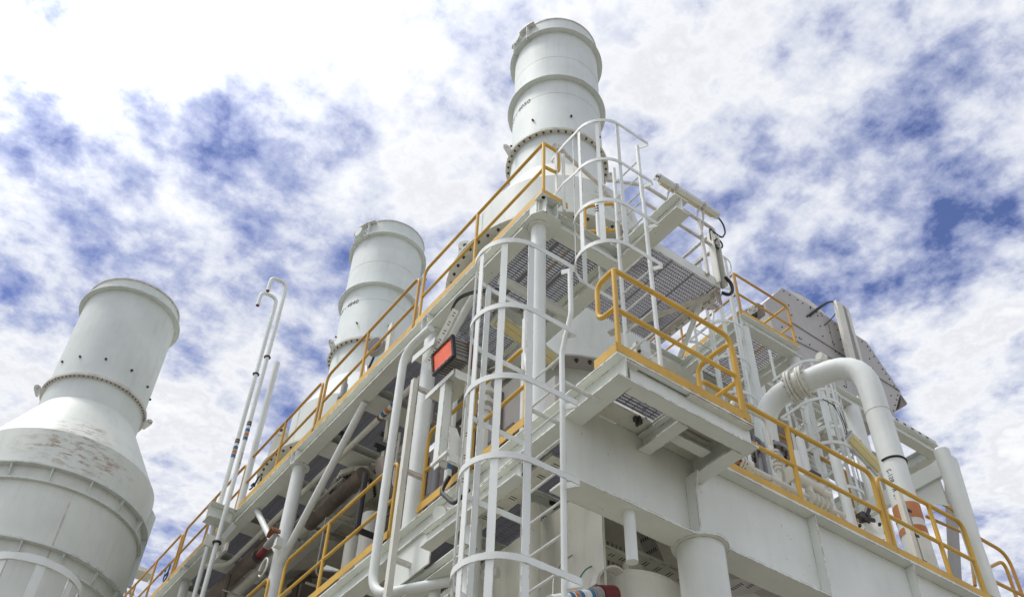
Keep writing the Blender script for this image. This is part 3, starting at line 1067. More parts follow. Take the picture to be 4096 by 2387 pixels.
for (x, y, r, lab) in ((10.56, 8.12, .11, 'tall white post under the left corner of the far landing'), (11.88, 8.12, .10, 'white round post under the right corner of the far landing')):
    MBo = MB().tube([(x, y, ZD), (x, y, ZL - .262)], r, 24).build('column', PIPE)
    tag(MBo, lab, 'column', 'posts of the far landing')

# ------------------------------------------------------------------ grey housing behind
YH = 9.9
kk = YH / 7.6


def hz(x, y, dy=0.0):
    return at((2900 + x / 2.0988) * .61523, (1000 + y / 2.0988) * .61523, Y=YH + dy)


ho = thing('filter_housing', 'large beige grey machine housing with many sided bolted face, upper right', 'housing', (14, YH, 14.6))
out = [hz(*p) for p in ((330, 440), (480, 315), (1190, 770), (1475, 1190), (1410, 1430), (1000, 1210), (520, 960))]
MB().prism(out, (0, 3.0, 0)).build('face_panel', BEIGE, ho, smooth=False)
for a, b in (((550, 600), (1466, 1180)), ((455, 690), (930, 925))):
    MB().bar(hz(*a, -.012), hz(*b, -.012), .02, .025).build('seam_strip', GREYM, ho)
for a, b in (((868, 615), (918, 820)), ((985, 950), (1022, 1140))):
    MB().bar(hz(*a, -.008), hz(*b, -.008), .012, .012, up=(0, 1, 0)).build('seam_strip', GREYM, ho)
# drum showing over the top edge
cxd, czd, rd = None, None, None
A, B, Cc = [hz(*p, .3) for p in ((390, 395), (720, 430), (890, 585))]
ax_, az_, bx_, bz_, cx_, cz_ = A.x, A.z, B.x, B.z, Cc.x, Cc.z
dd = 2 * (ax_ * (bz_ - cz_) + bx_ * (cz_ - az_) + cx_ * (az_ - bz_))
ux = ((ax_**2 + az_**2) * (bz_ - cz_) + (bx_**2 + bz_**2) * (cz_ - az_) + (cx_**2 + cz_**2) * (az_ - bz_)) / dd
uz = ((ax_**2 + az_**2) * (cx_ - bx_) + (bx_**2 + bz_**2) * (ax_ - cx_) + (cx_**2 + cz_**2) * (bx_ - ax_)) / dd
rad = hypot(ax_ - ux, az_ - uz)
MB().tube([(ux, YH + .3, uz), (ux, YH + 2.4, uz)], rad, 64).build('drum', RUSTY, ho)
# visor at the right end
MB().prism([hz(1470, 1200, .05), hz(1530, 1285, .05), hz(1522, 1300, .05), hz(1462, 1325, .05), hz(1475, 1270, .05)], (0, .9, 0)).build('visor', LAG, ho, smooth=False)
bs = MB().tube([(0, -.012, 0), (0, .012, 0)], .015, 8).build('bolt', BOLT, ho)
first = True
pts = []
edge = [(480, 315), (1190, 770), (1475, 1190), (1410, 1430)]
for i in range(3):
    (ax1, ay1), (bx1, by1) = edge[i], edge[i + 1]
    n = (13, 9, 5)[i]
    for k in range(n):
        f = (k + .5 + random.uniform(-.2, .2)) / n
        nx, ny = (-(by1 - ay1), bx1 - ax1)
        l = hypot(nx, ny)
        pts.append((ax1 + (bx1 - ax1) * f + nx / l * 16, ay1 + (by1 - ay1) * f + ny / l * 16))
pts += [(535, 463), (560, 545), (595, 728), (625, 735), (712, 792), (720, 475), (780, 550), (808, 530), (800, 638), (822, 722), (882, 690), (905, 772), (920, 790), (948, 668), (970, 748), (1002, 1140), (1018, 1150), (1305, 1180), (1325, 1180), (1240, 995), (1215, 910), (995, 833), (640, 910), (655, 1000), (640, 745), (930, 850), (960, 866), (480, 645), (1395, 1220), (1290, 1075), (1350, 1105)]
for p in pts:
    b = bs if first else bs.copy()
    if not first:
        C.objects.link(b)
    first = False
    b.parent = ho
    b.matrix_parent_inverse = Matrix.Translation(-Vector(ho.location))
    b.location = hz(*p, -.012)
    b.rotation_euler = (0, random.random() * 3, 0)
m = MB()
for o in ((0, 0), (14, 4), (-10, 8)):
    m.tube([hz(700 + o[0], 548 + o[1], -.02), hz(800 + o[0], 468 + o[1], -.12), hz(880 + o[0] * .3, 428, -.2), hz(940, 440, -.2)], .022, 8, .3)
m.tube([hz(838, 628, -.02), hz(900, 570, -.1), hz(940, 515, -.2)], .014, 8, .1)
tag(m.build('cable', BLACK), 'bundle of black cables looping from the grey housing to the upright channel', 'cable')
ch = thing('cable_channel', 'pale upright channel standing before the grey housing with cables at its top', 'cable tray', (16, YH - .3, 13))
MB().bar(hz(945, 445, -.25), hz(1070, 960, -.25), .24, .10, up=(0, 1, 0)).build('side_rail', CREAM, ch)
MB().bar(hz(990, 470, -.25), hz(1110, 960, -.25), .16, .05, up=(0, 1, 0)).build('back_plate', GREYM, ch)
MB().bar(hz(1012, 490, -.25), hz(1140, 960, -.25), .10, .10, up=(0, 1, 0)).build('side_rail', CREAM, ch)
# louvred box by the landing
lb = thing('vent_box', 'brown vent box with honeycomb grille beside the grey housing', 'vent', hz(260, 500, -.6))
g0 = [hz(*p, -.6) for p in ((262, 440), (325, 468), (340, 545), (275, 560))]
MB().prism(g0, (0, .35, 0)).build('casing', LAG, lb, smooth=False)
g1 = [hz(*p, -.58) for p in ((185, 490), (262, 442), (275, 556), (190, 520))]
MB().prism(g1, (0, .3, 0)).build('casing', DARK, lb, smooth=False)
m = MB()
for i in range(7):
    for j in range(5):
        c = hz(196 + i * 11 + (j % 2) * 5, 492 - i * 6 + j * 13, -.62)
        m.tube([c - Vector((0, .015, 0)), c + Vector((0, .01, 0))], .028, 6)
m.build('grille', CREAM, lb)

# ------------------------------------------------------------------ frame under the housing
fr2 = thing('steel_trestle', 'white steel frame under the grey housing with round legs', 'frame', (15, 9, 9))
YF = 9.0
kf = YF / 6.6
P1, P2 = Vector((14.0, YF, 13.42)), Vector((17.5, YF, 13.42))
MB().ibeam(P1, P2, .30, .22, .02).build('front_beam', WHITE, fr2)
MB().ibeam((14.72, YF + .12, 13.41), (14.72, 12, 13.41), .30, .22, .02).build('side_beam', WHITE, fr2)
MB().ibeam((17.4, YF + .12, 13.41), (17.4, 12, 13.41), .30, .22, .02).build('side_beam', WHITE, fr2)
MB().ibeam((12.5, YF + .6, 13.39), (14.6, YF + .6, 13.39), .26, .2, .02).build('cross_beam', WHITE, fr2)
MB().ibeam((14.9, YF + .9, 13.3), (17.3, YF + .9, 13.3), .2, .2, .02).build('cross_beam', WHITE, fr2)
MB().ibeam((14.9, YF + 1.8, 13.3), (17.3, YF + 1.8, 13.3), .2, .2, .02).build('cross_beam', WHITE, fr2)
MB().tube([(14.72, YF, 5.9), (14.72, YF, 13.11)], .16, 24).build('leg', PIPE, fr2)
MB().tube([(12.6, YF + .6, 5.9), (12.6, YF + .6, 13.11)], .14, 24).build('leg', PIPE, fr2)
m = MB()
for k in range(9):
    x = 15.1 + k * .25
    m.box(x, x + .09, YF - .112, YF - .109, 13.44, 13.49)
MB().box(14.9, 17.45, YF - .11, YF - .08, 13.425, 13.50).build('cable_tray', CREAM, fr2)
m.build('slot', DARK, fr2)
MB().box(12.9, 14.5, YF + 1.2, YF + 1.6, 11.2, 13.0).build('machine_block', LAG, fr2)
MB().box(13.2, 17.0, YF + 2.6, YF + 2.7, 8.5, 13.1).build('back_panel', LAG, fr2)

# ------------------------------------------------------------------ flanged pipe with two bends
bp = thing('bent_pipe', 'thick white pipe with two bends, flange pair and orange bands', 'pipe', (10.02, 5.75, ZD))
A0, B0, ZH = Vector((10.04, 5.77, 0)), Vector((9.62, 7.34, 0)), 9.63
PR = .165


def z_(v, z):
    return Vector((v.x, v.y, z))


MB().tube([z_(A0, ZD), z_(A0, ZH + .02), z_(B0, ZH + .02), z_(B0, 8.4)], PR, 32, .62).build('pipe_run', PIPE, bp)
for z0_, z1_, mt in ((6.90, 7.12, ORANGE), (6.70, 6.79, ORANGE)):
    MB().tube([z_(A0, z0_), z_(A0, z1_)], PR + .004, 32).build('colour_band', mt, bp)
u = (B0 - A0).normalized()
mid = z_(A0, ZH + .02).lerp(z_(B0, ZH + .02), .60)
for k, (a, b) in enumerate(((-.135, -.095), (-.088, -.05), (.05, .088), (.095, .135))):
    f = MB().tube([mid + u * a, mid + u * b], .255, 40).build('flange', CREAM, bp)
MB().tube([mid - u * .05, mid + u * .05], .20, 32).build('spacer', CREAM, bp)
n = u.cross(Vector((0, 0, 1)))
for k in range(14):
    a = 2 * pi * k / 14
    c = mid + (n * cos(a) + Vector((0, 0, 1)) * sin(a)) * .222
    for s in (-1, 1):
        MB().tube([c + u * (s * .04), c + u * (s * .165)], .017, 6).build('bolt', RUSTY, bp)
m = MB().tube([z_(A0, ZH + .17).lerp(z_(B0, ZH + .17), .34), z_(A0, ZH + .29).lerp(z_(B0, ZH + .29), .34)], .025, 10)
m.build('vent_valve', CREAM, bp)
e = z_(A0, ZH + .32).lerp(z_(B0, ZH + .32), .34)
MB().tube([e - Vector((.06, 0, 0)), e + Vector((.06, 0, 0))], .065, 14).build('vent_valve', CREAM, bp)
MB().tube([z_(A0, 8.62), z_(A0, 8.624)], PR + .003, 32).build('weld_seam', GREYM, bp)
# drum below the far bend
MB().tube([z_(B0, 5.9), z_(B0, 8.62)], .18, 32).build('lower_drum', BEIGE, bp)
MB().tube([z_(B0, 8.66), z_(B0, 8.72)], .26, 32).build('flange', GREYM, bp)
for k in range(12):
    a = 2 * pi * k / 12
    c = z_(B0, 8.68) + Vector((cos(a) * .225, sin(a) * .225, 0))
    MB().tube([c - Vector((0, 0, .08)), c + Vector((0, 0, .07))], .018, 6).build('bolt', BOLT, bp)
MB().tube([z_(A0, 7.80) + Vector((PR * 1.02 * cos(a), PR * 1.02 * sin(a), 0)) for a in [radians(d) for d in range(165, 350, 8)]], .016, 8).build('clamp_strap', BLACK, bp)
az0 = atan2(-A0.x, -A0.y) + radians(36)
lettering('12-RV-BS1-2', .088, lambda x, y: Vector((A0.x + (PR + .004) * sin(az0 - y / PR), A0.y + (PR + .004) * cos(az0 - y / PR), 7.18 + x)), bp)
# conduits clipped beside it
cd_ = thing('conduit', 'pale cable tray and conduits standing left of the orange banded pipe', 'cable tray', (9.75, 5.7, ZD))
MB().box(9.68, 9.76, 5.60, 5.66, ZD, 7.15).build('side_rail', CREAM, cd_)
MB().box(9.77, 9.83, 5.62, 5.67, ZD, 7.0).build('back_plate', GREYM, cd_)
for z in (6.2, 6.55, 6.9):
    MB().box(9.78, 9.85, 5.60, 5.615, z, z + .03).build('clip', DARK, cd_)
# round column at the far right with its arm
rc = thing('column', 'white round column at the right edge with a box arm reaching left', 'column', (10.80, 5.47, GROUND))
MB().tube([(10.80, 5.47, GROUND), (10.80, 5.47, 8.17)], .10, 40).build('shaft', WHITE, rc)
MB().box(10.76, 10.84, 5.53, 6.9, 7.82, 8.06).build('arm', WHITE, rc)
MB().prism([(10.80, 5.62, 7.818), (10.80, 6.3, 7.818), (10.80, 5.62, 7.4)], (.014, 0, 0)).build('gusset', WHITE, rc)
# ------------------------------------------------------------------ vent pipes at the left
def vent(x, y, ztop, zb, dx, dz, label):
    t = thing('vent_pipe', label, 'pipe', (x, y, 4.0), 'tall hooked vent pipes')
    MB().tube([(x, y, 4.0), (x, y, ztop), (x - dx, y, ztop), (x - dx, y, ztop - dz)], .038, 20, .15).build('pipe_run', PIPE, t)
    for k, (a, h, m) in enumerate(((0, .045, BROWNB), (-.05, .035, DARK), (-.17, .07, BLUE), (-.26, .075, ORANGE), (-.345, .07, BLUE))):
        MB().tube([(x, y, zb + a - h / 2), (x, y, zb + a + h / 2)], .041, 20).build('colour_band', m, t)
    MB().tube([(x - dx, y, ztop - dz - .012), (x - dx, y, ztop - dz - .002)], .034, 16).build('mouth', RED, t)
    MB().tube([(x + .05 * cos(a), y + .05 * sin(a), zb + 1.55) for a in [k * pi / 8 for k in range(17)]], .016, 6).build('clamp_strap', BLACK, t)
    return t


v1 = vent(4.15, 14.05, 14.27, 10.75, .34, .40, 'taller of the two hooked white vent pipes, nearer the yellow handrail')
az0 = atan2(-4.15, -14.05) - radians(15)
lettering('1-VS8-HVC-2', .062, lambda x, y: Vector((4.15 + .041 * sin(az0 - y / .041), 14.05 + .041 * cos(az0 - y / .041), 9.75 + x)), v1)
vent(4.15, 14.47, 14.20, 10.62, .34, .40, 'lower of the two hooked white vent pipes, outermost to the left')
tk = MB().tube([(4.42, 14.25, ZT), (4.42, 14.25, 12.45)], .056, 24).build('stub_column', PIPE)
tag(tk, 'thick white capped post standing beside the vent pipes on the upper deck edge', 'post')
bk = thing('pipe_bracket', 'white beam stub and clamp holding the vent pipes under the upper deck', 'bracket', (4.15, 14.1, 8.7))
MB().ibeam((3.95, 14.35, ZT + .003), (4.37, 14.35, ZT + .003), .28, .26, .018).build('beam_stub', WHITE, bk)
MB().box(3.98, 4.30, 14.12, 14.16, 8.30, 8.50).box(4.26, 4.30, 13.9, 14.4, 8.2, 8.35).build('clamp', CREAM, bk)
MB().bar((4.40, 14.2, 8.88), (4.2, 14.2, 8.4), .10, .014, up=(0, 1, 0)).build('clamp', WHITE, bk)
MB().tube([(4.15 + .055 * cos(a), 14.05 + .055 * sin(a), 8.36) for a in [k * pi / 8 for k in range(17)]], .02, 6).build('strap', BLACK, bk)

# pipe with colour bands lying under the upper deck
hp = thing('banded_pipe', 'long pale pipe with blue and orange bands lying under the upper deck', 'pipe', (4.95, 13, 8.75))
XP, ZPp = 4.78, 8.72
MB().tube([(XP, 8.3, ZPp), (XP, 15.2, ZPp), (XP - .35, 15.5, ZPp - .02)], .042, 20, .2).build('pipe_run', CREAM, hp)
yb0 = at(940, 1003, Z=ZPp).y
for a, h, m in ((-.24, .05, BROWNB), (-.17, .06, BLUE), (-.02, .08, ORANGE), (.085, .07, BLUE), (.2, .05, BROWNB)):
    MB().tube([(XP, yb0 + a - h / 2, ZPp), (XP, yb0 + a + h / 2, ZPp)], .045, 20).build('colour_band', m, hp)

# white pipe with an upper and a lower bend at the deck edge
wp = MB().tube([(4.30, 8.05, 8.60), (4.27, 8.63, 8.60), (4.27, 8.63, 5.16), (4.40, 8.0, 5.02), (4.9, 7.2, 5.02)], .053, 24, .30)
tag(wp.build('bent_pipe', PIPE), 'white pipe bent at top and bottom, standing before the lower deck edge', 'pipe')
po = thing('conduit_post', 'slim pale square post clipped to the column left of the cage ladder', 'post', (4.2, 8.1, 3))
MB().box(4.16, 4.225, 8.06, 8.13, 3.0, 7.72).build('post', CREAM, po)
for z in (7.6, 6.4, 5.3):
    MB().box(4.226, 4.44, 8.08, 8.12, z, z + .05).build('clip', RUSTY, po)

# flood lamp and its bracket
fl = thing('flood_lamp', 'orange glazed flood lamp in a black frame with finned body', 'lamp', (4.0, 7.13, 7.05))
X0, ya, yb_, za, zb_ = 4.0, 6.93, 7.36, 7.18, 7.475
tl = Vector((0, 0, 0))


def fp(x, y, z):          # the lamp leans down and turns a little to the viewer
    dx, dz = x - X0, z - 7.33
    a = radians(9)
    return Vector((X0 + dx * cos(a) - dz * sin(a), y, 7.33 + dx * sin(a) + dz * cos(a)))


def fbox(m, x0, x1, y0, y1, z0, z1):
    v = [fp(x, y, z) for z in (z0, z1) for y in (y0, y1) for x in (x0, x1)]
    return m.poly(v, [(0, 2, 3, 1), (4, 5, 7, 6), (0, 1, 5, 4), (1, 3, 7, 5), (3, 2, 6, 7), (2, 0, 4, 6)])


fbox(MB(), X0 + .004, X0 + .012, ya + .03, yb_ - .03, za + .03, zb_ - .03).build('lens', AMBER, fl)
m = MB()
fbox(m, X0 - .008, X0 + .03, ya, ya + .032, za, zb_)
fbox(m, X0 - .008, X0 + .03, yb_ - .032, yb_, za, zb_)
fbox(m, X0 - .009, X0 + .029, ya + .03, yb_ - .03, za, za + .032)
fbox(m, X0 - .009, X0 + .029, ya + .03, yb_ - .03, zb_ - .032, zb_)
m.build('bezel', BLACK, fl)
m = MB()
fbox(m, X0 + .031, X0 + .25, ya + .02, yb_ - .02, za + .05, zb_ - .02)
for k in range(9):
    y = ya + .025 + k * .042
    fbox(m, X0 + .032, X0 + .23, y, y + .012, za + .005, za + .052)
for k in range(5):
    z = za + .06 + k * .045
    fbox(m, X0 + .035, X0 + .24, ya + .002, ya + .022, z, z + .012)
m.build('finned_body', GREYM, fl)
m = MB()
fbox(m, X0 + .19, X0 + .25, ya - .02, ya + .001, za - .1, zb_ - .04)
m.build('yoke', RUSTM, fl)
m = MB()
fbox(m, X0 + .19, X0 + .25, yb_ - .001, yb_ + .02, za - .1, zb_ - .04)
m.build('yoke', RUSTM, fl)
m = MB()
for k in range(6):
    y = ya + .03 + k * .073
    for z in (za + .016, zb_ - .016):
        p = fp(X0 - .01, y, z)
        m.tube([p, p - Vector((.012, 0, 0))], .011, 6)
        m.build('bolt', GREYM, fl)
        m = MB()
br = thing('lamp_bracket', 'white steel bracket under the orange flood lamp, fixed to the lower deck beam', 'bracket', (4.15, 7.1, 6.1))
m = MB()
m.box(4.09, 4.10, 7.02, 7.60, 7.03, 7.10)
m.box(4.10, 4.40, 7.02, 7.60, 7.09, 7.10)
m.box(4.10, 4.40, 7.01, 7.019, 6.98, 7.10)
m.build('top_angle', WHITE, br)
MB().box(4.10, 4.11, 7.20, 7.30, 6.02, 7.028).box(4.111, 4.20, 7.20, 7.21, 6.02, 7.085).build('leg', WHITE, br)
MB().box(4.20, 4.21, 7.34, 7.44, 6.05, 7.085).box(4.211, 4.30, 7.34, 7.35, 6.05, 7.085).build('leg', WHITE, br)
MB().box(4.09, 4.12, 7.02, 7.33, 5.98, 6.019).box(4.12, 4.38, 7.02, 7.06, 5.90, 6.019).build('foot', WHITE, br)
MB().prism([(4.12, 7.055, 6.02), (4.38, 7.055, 6.02), (4.20, 7.055, 6.35), (4.12, 7.055, 6.35)], (0, -.012, 0)).build('gusset', WHITE, br)
# perforated channels
def perforated(p, q, w, name, label, hole_n, up=(1, 0, 0), mat=CREAM, hole=None):
    p, q = Vector(p), Vector(q)
    t = thing(name, label, 'cable tray', p, 'perforated cable trays')
    d = (q - p).normalized()
    upv = Vector(up)
    s = d.cross(upv).normalized()
    u = s.cross(d)
    MB().bar(p, q, w, .006, up=u).build('tray_plate', mat, t)
    for k in (-1, 1):
        MB().bar(p + s * (k * (w / 2 - .003)) + u * .02, q + s * (k * (w / 2 - .003)) + u * .02, .006, .034, up=u).build('side_rail', mat, t)
    m = MB()
    L = (q - p).length
    for k in range(hole_n):
        c = p + d * (L * (k + .5) / hole_n)
        for e in (-.5, .5):
            for sg in (-1, 1):
                m.bar(c + d * (.018 * e * 2) - s * (w * .10) + u * (.0045 * sg), c + d * (.018 * e * 2) + s * (w * .24) + u * (.0045 * sg), .012, .001, up=u)
    m.build('slot', DARK, t)
    return t


perforated(at(1122, 762, X=4.25), at(1052, 893, X=4.25), .11, 'cable_tray', 'slotted pale tray sloping between the round column and the orange lamp', 6, up=(1, .5, .2))
perforated((4.30, 7.0, 7.0), (4.30, 7.0, 5.3), .11, 'cable_tray', 'upright slotted tray beside the flood lamp bracket, ending in a black hose', 6, up=(-1, -1, 0))
MB_ = MB().bar(at(1015, 885, X=4.2), at(1070, 838, X=4.2), .10, .012, up=(1, 0, 0))
tag(MB_.build('cross_plate', WHITE), 'flat white arm crossing the sloping slotted tray', 'bracket')
c1 = at(1125, 745, X=4.25)
m = MB()
for o in (0, .035):
    m.tube([c1 + Vector((0, .12, -.05 + o)), c1 + Vector((0, 0, .07 + o)), c1 + Vector((.1, -.25, .05 + o)), c1 + Vector((.3, -.55, -.05 + o))], .012, 8, .2)
tag(m.build('cable', BLACK), 'two black cables running over the top of the sloping slotted tray', 'cable')
p = at(1105, 1180, X=4.3)
q = at(1130, 1232, X=4.15)
m = MB().tube([p + Vector((0, 0, .04)), p + Vector((-.06, .05, -.14)), q + Vector((-.02, .07, .0)), q, q + Vector((0, -.15, .05))], .024, 10, .14)
tag(m.build('hose', BLACK), 'thick black hose curving below the upright slotted tray', 'hose')
bp2 = thing('banded_pipe', 'upright white pipe with blue and orange bands behind the lower handrail', 'pipe', (4.75, 8.08, ZD))
MB().tube([(4.75, 8.08, ZD - .1), (4.75, 8.08, 8.4)], .042, 20).build('pipe_run', PIPE, bp2)
for z, mt in ((6.86, BLUE), (6.775, ORANGE), (6.69, BLUE)):
    MB().tube([(4.75, 8.08, z - .04), (4.75, 8.08, z + .04)], .045, 20).build('colour_band', mt, bp2)
az1 = atan2(-4.75, -8.08) - radians(10)
lettering('2-PVS-J', .07, lambda x, y: Vector((4.75 + .045 * sin(az1 - y / .045), 8.08 + .045 * cos(az1 - y / .045), 6.25 + x)), bp2)

# below the deck edge: capped stub, short beam, box, posts
st = thing('pipe_stub', 'short white pipe end with round cap under the lower deck edge', 'pipe', (4.0, 6.8, 5.1))
c0, c1_ = at(1084, 1261, X=4.0), at(1122, 1270, X=4.28)
MB().tube([c0, c1_], .062, 24).build('pipe_run', PIPE, st)
MB().tube([c0 - (c1_ - c0) * .05, c0], .072, 24).build('cap', WHITE, st)
tag(MB().ibeam((3.98, 7.05, 5.02), (4.0, 5.6, 5.02), .17, .13, .014).build('bracket_beam', WHITE), 'short white beam under the capped pipe end, reaching to the cage ladder', 'beam')
hb = thing('hanger_box', 'white plate frame hanging below the lower deck beam beside the slim post', 'frame', (4.5, 8.0, 5.1))
MB().box(4.41, 4.425, 7.72, 8.50, 5.18, ZD - .27).build('side_plate', WHITE, hb)
MB().box(4.426, 4.9, 8.48, 8.495, 5.18, ZD - .27).build('side_plate', WHITE, hb)
MB().ibeam((4.55, 7.2, 5.19), (4.55, 8.5, 5.19), .13, .18, .014).build('bottom_beam', WHITE, hb)
MB().tube([(4.6, 7.88, 3.0), (4.6, 7.88, 5.05)], .06, 20).build('post', PIPE, hb)
MB().tube([(4.65, 7.3, 3.0), (4.65, 7.3, 5.55)], .085, 20).build('post', PIPE, hb)
MB().ibeam((4.4, 7.3, 4.66), (5.4, 7.3, 4.66), .14, .12, .014).build('bottom_beam', WHITE, hb)

# ------------------------------------------------------------------ brown pipework and machinery between the decks
GBP = 'brown lagged pipes between the decks'
tag(MB().tube([(5.22, 13.0, 8.62), (5.22, 16.4, 8.62)], .09, 20).build('lagged_pipe', RUSTY), 'thinner pale rusty pipe alongside the long brown lagged pipe', 'pipe', GBP)
tag(MB().tube([(5.0, 13.2, 8.70), (5.0, 16.5, 8.70)], .12, 24).build('lagged_pipe', LAG), 'long brown lagged pipe under the upper deck behind the joint of braces', 'pipe', GBP)
tag(MB().tube([(5.2, 11.3, 8.60), (5.2, 13.0, 8.60)], .115, 24).build('lagged_pipe', LAG), 'dark brown lagged pipe lying lengthwise under the plated floor', 'pipe', GBP)
tag(MB().tube([(5.25, 10.75, 8.5), (5.25, 10.55, 8.0), (5.7, 10.4, 7.7), (6.2, 10.3, 7.7)], .14, 20, .3).build('lagged_pipe', LAG), 'brown lagged pipe bend hanging behind the lower handrail', 'pipe', GBP)
tag(MB().tube([(5.3, 8.95, ZD), (5.3, 8.95, 8.0)], .13, 20).build('lagged_pipe', LAG), 'upright brown lagged pipe behind the bent white pipe', 'pipe', GBP)
tag(MB().tube([(5.5, 9.6, ZD), (5.5, 9.6, 8.1)], .10, 20).tube([(5.5, 9.6, 7.0), (6.4, 9.6, 7.0)], .1, 20).build('lagged_pipe', GALV), 'upright grey pipe behind the lower handrail post', 'pipe', GBP)
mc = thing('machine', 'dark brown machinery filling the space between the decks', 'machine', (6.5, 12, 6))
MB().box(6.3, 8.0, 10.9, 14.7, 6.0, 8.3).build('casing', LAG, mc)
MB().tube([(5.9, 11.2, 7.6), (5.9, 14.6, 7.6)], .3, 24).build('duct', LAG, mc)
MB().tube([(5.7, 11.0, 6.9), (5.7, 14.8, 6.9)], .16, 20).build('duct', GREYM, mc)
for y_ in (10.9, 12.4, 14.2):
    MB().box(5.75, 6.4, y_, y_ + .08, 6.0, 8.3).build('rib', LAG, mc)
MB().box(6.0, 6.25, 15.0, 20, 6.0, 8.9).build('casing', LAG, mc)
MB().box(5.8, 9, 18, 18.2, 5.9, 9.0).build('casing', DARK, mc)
for (x, y, r, lab) in ((5.5, 11.9, .13, 'round white post seen through the lower handrail, left one'), (5.4, 11.2, .15, 'round white post seen through the lower handrail, right one')):
    tag(MB().tube([(x, y, ZD - .1), (x, y, 7.9)], r, 24).build('support_post', CREAM), lab, 'post')
# slotted trays under the plated floor
def tray(p, q, w, label, n=6):
    return perforated(p, q, w, 'cable_tray', label, n, up=(0, 0, 1))


tray((5.35, 11.6, 8.86), (5.35, 13.0, 8.86), .35, 'slotted tray end under the plated floor beside the dark brown pipe', 5)
tray((5.35, 11.5, 8.84), (6.4, 11.3, 8.84), .35, 'slotted tray running crosswise under the plated floor', 5)
tray((4.75, 6.0, ZD - .26), (4.75, 7.6, ZD - .26), .22, 'slotted tray under the lower deck grating beside the cage ladder', 7)
for (x, y, Z) in ((1142, 905, 8.98), (1100, 1110, 8.98), (915, 1107, 8.98), (968, 1098, 8.98), (955, 1120, 8.98)):
    pass
# instrument cluster by the joint of braces
ic = thing('instrument', 'small gauge and red valve cluster fixed by the joint of braces', 'valve', (4.35, 12.5, 7.3))
p = at(655, 1352, X=4.3)
MB().tube([p + Vector((0, .25, .02)), p + Vector((0, -.02, .04))], .05, 16).build('valve_body', RED, ic)
MB().tube([p + Vector((0, .0, .045)), p + Vector((0, -.14, .07))], .055, 16).build('valve_body', GREYM, ic)
MB().tube([p + Vector((0, .29, .02)), p + Vector((0, .25, .02))], .09, 16).build('cap', DARK, ic)
MB().tube([p + Vector((0, -.1, .06)), p + Vector((.02, -.25, .10))], .06, 14).build('valve_body', GREYM, ic)
MB().strip([p + Vector((0, .10 * cos(a) - .15, .16 + .10 * sin(a))) for a in [k * pi / 8 for k in range(9)]], .12, .02, wdir=(1, 0, 0)).build('yoke', RUSTM, ic)
MB().box(p.x, p.x + .1, p.y - .34, p.y - .24, p.z - .08, p.z + .05).build('junction_box', WHITE, ic)
c = at(648, 1395, X=4.3)
MB().tube([c + Vector((0, .13 * cos(a), .13 * sin(a))) for a in [k * 2 * pi / 20 for k in range(19)]], .013, 6).build('cable_loop', PIPE, ic)
# loose cable loops above the far handrail
def loops(px, py, r, label):
    m = MB()
    for k, (dx, dy, s) in enumerate(((0, 0, 1), (-14, 8, .7), (-4, 16, .85))):
        c = at(px + dx, py + dy, X=4.55)
        m.tube([c + Vector((0, r * s * cos(a + k), r * s * sin(a + k) * (1 if k != 1 else .45))) for a in [i * 2 * pi / 20 for i in range(17)]], .014, 6)
    tag(m.build('cable', BLACK), label, 'cable', 'loose black cable loops')


loops(634, 1188, .13, 'loose black cable loops above the upper deck left of the middle stack')
loops(412, 1400, .13, 'loose dark cable loops by the furthest left handrail')
# fittings standing on the upper deck before the middle stack
gv = thing('gauge', 'round gauge with hoses on the upper deck before the middle stack', 'gauge', at(928, 862, X=4.9))
c = at(930, 858, X=5.0)
MB().tube([c, c + Vector((-.10, -.05, 0))], .17, 24).build('dial_case', GREYM, gv)
MB().tube([c + Vector((-.101, -.0505, 0)), c + Vector((-.115, -.057, 0))], .13, 24).build('dial', DARK, gv)
MB().tube([c + Vector((0, .1, -.1)), c + Vector((0, .3, -.35)), c + Vector((0, .55, -.8))], .02, 8, .15).build('hose', BLACK, gv)
MB().tube([c + Vector((0, .3, -.2)), c + Vector((-.05, .12, -.55))], .05, 10).build('stem', GREYM, gv)
MB().box(c.x - .03, c.x + .03, c.y - .45, c.y - .33, c.z - .6, c.z + .25).build('post', CREAM, gv)
sg = thing('spindle_valve', 'ribbed dark valve spindle standing before the left of the middle stack', 'valve', at(848, 970, X=5.0))
c = at(850, 940, X=5.0)
m = MB()
m.tube([c + Vector((0, 0, -.05)), c + Vector((0, 0, .08))], .03, 10)
m.tube([c + Vector((0, 0, -.3)), c + Vector((0, 0, -.05))], .055, 12)
for k in range(6):
    m.tube([c + Vector((0, 0, -.38 - k * .09)), c + Vector((0, 0, -.33 - k * .09))], .085, 12)
m.tube([c + Vector((0, 0, -1)), c + Vector((0, 0, -.3))], .06, 12)
m.build('spindle', GREYM, sg)

# more plant behind the lower handrail and octagonal trays under the plated floor
pb = thing('equipment_skid', 'brownish equipment panels behind the lower handrail left of the cage ladder', 'machine', (5.8, 9, ZD))
MB().box(5.62, 5.66, 7.9, 10.6, ZD, 8.5).build('panel', BEIGE, pb)
for y_ in (8.3, 8.9, 9.5, 10.1):
    MB().box(5.56, 5.619, y_, y_ + .06, ZD, 8.4).build('rib', LAG, pb)
MB().box(5.5, 5.6, 7.9, 10.5, 7.45, 7.6).build('panel', LAG, pb)
MB().box(5.3, 5.6, 8.05, 8.5, 6.0, 6.6).build('casing', DARK, pb)
MB().tube([(5.45, 7.9, 7.2), (5.45, 10.4, 7.2)], .06, 14).build('duct', RUSTY, pb)
ot = thing('cable_tray', 'octagonal slotted tray ring under the plated floor behind the long brace', 'cable tray', (5.2, 12, 8.8))
ring_pts = [at(x, y, Z=8.80) for x, y in ((816, 1200), (838, 1162), (870, 1152), (905, 1152), (925, 1175), (928, 1205))]
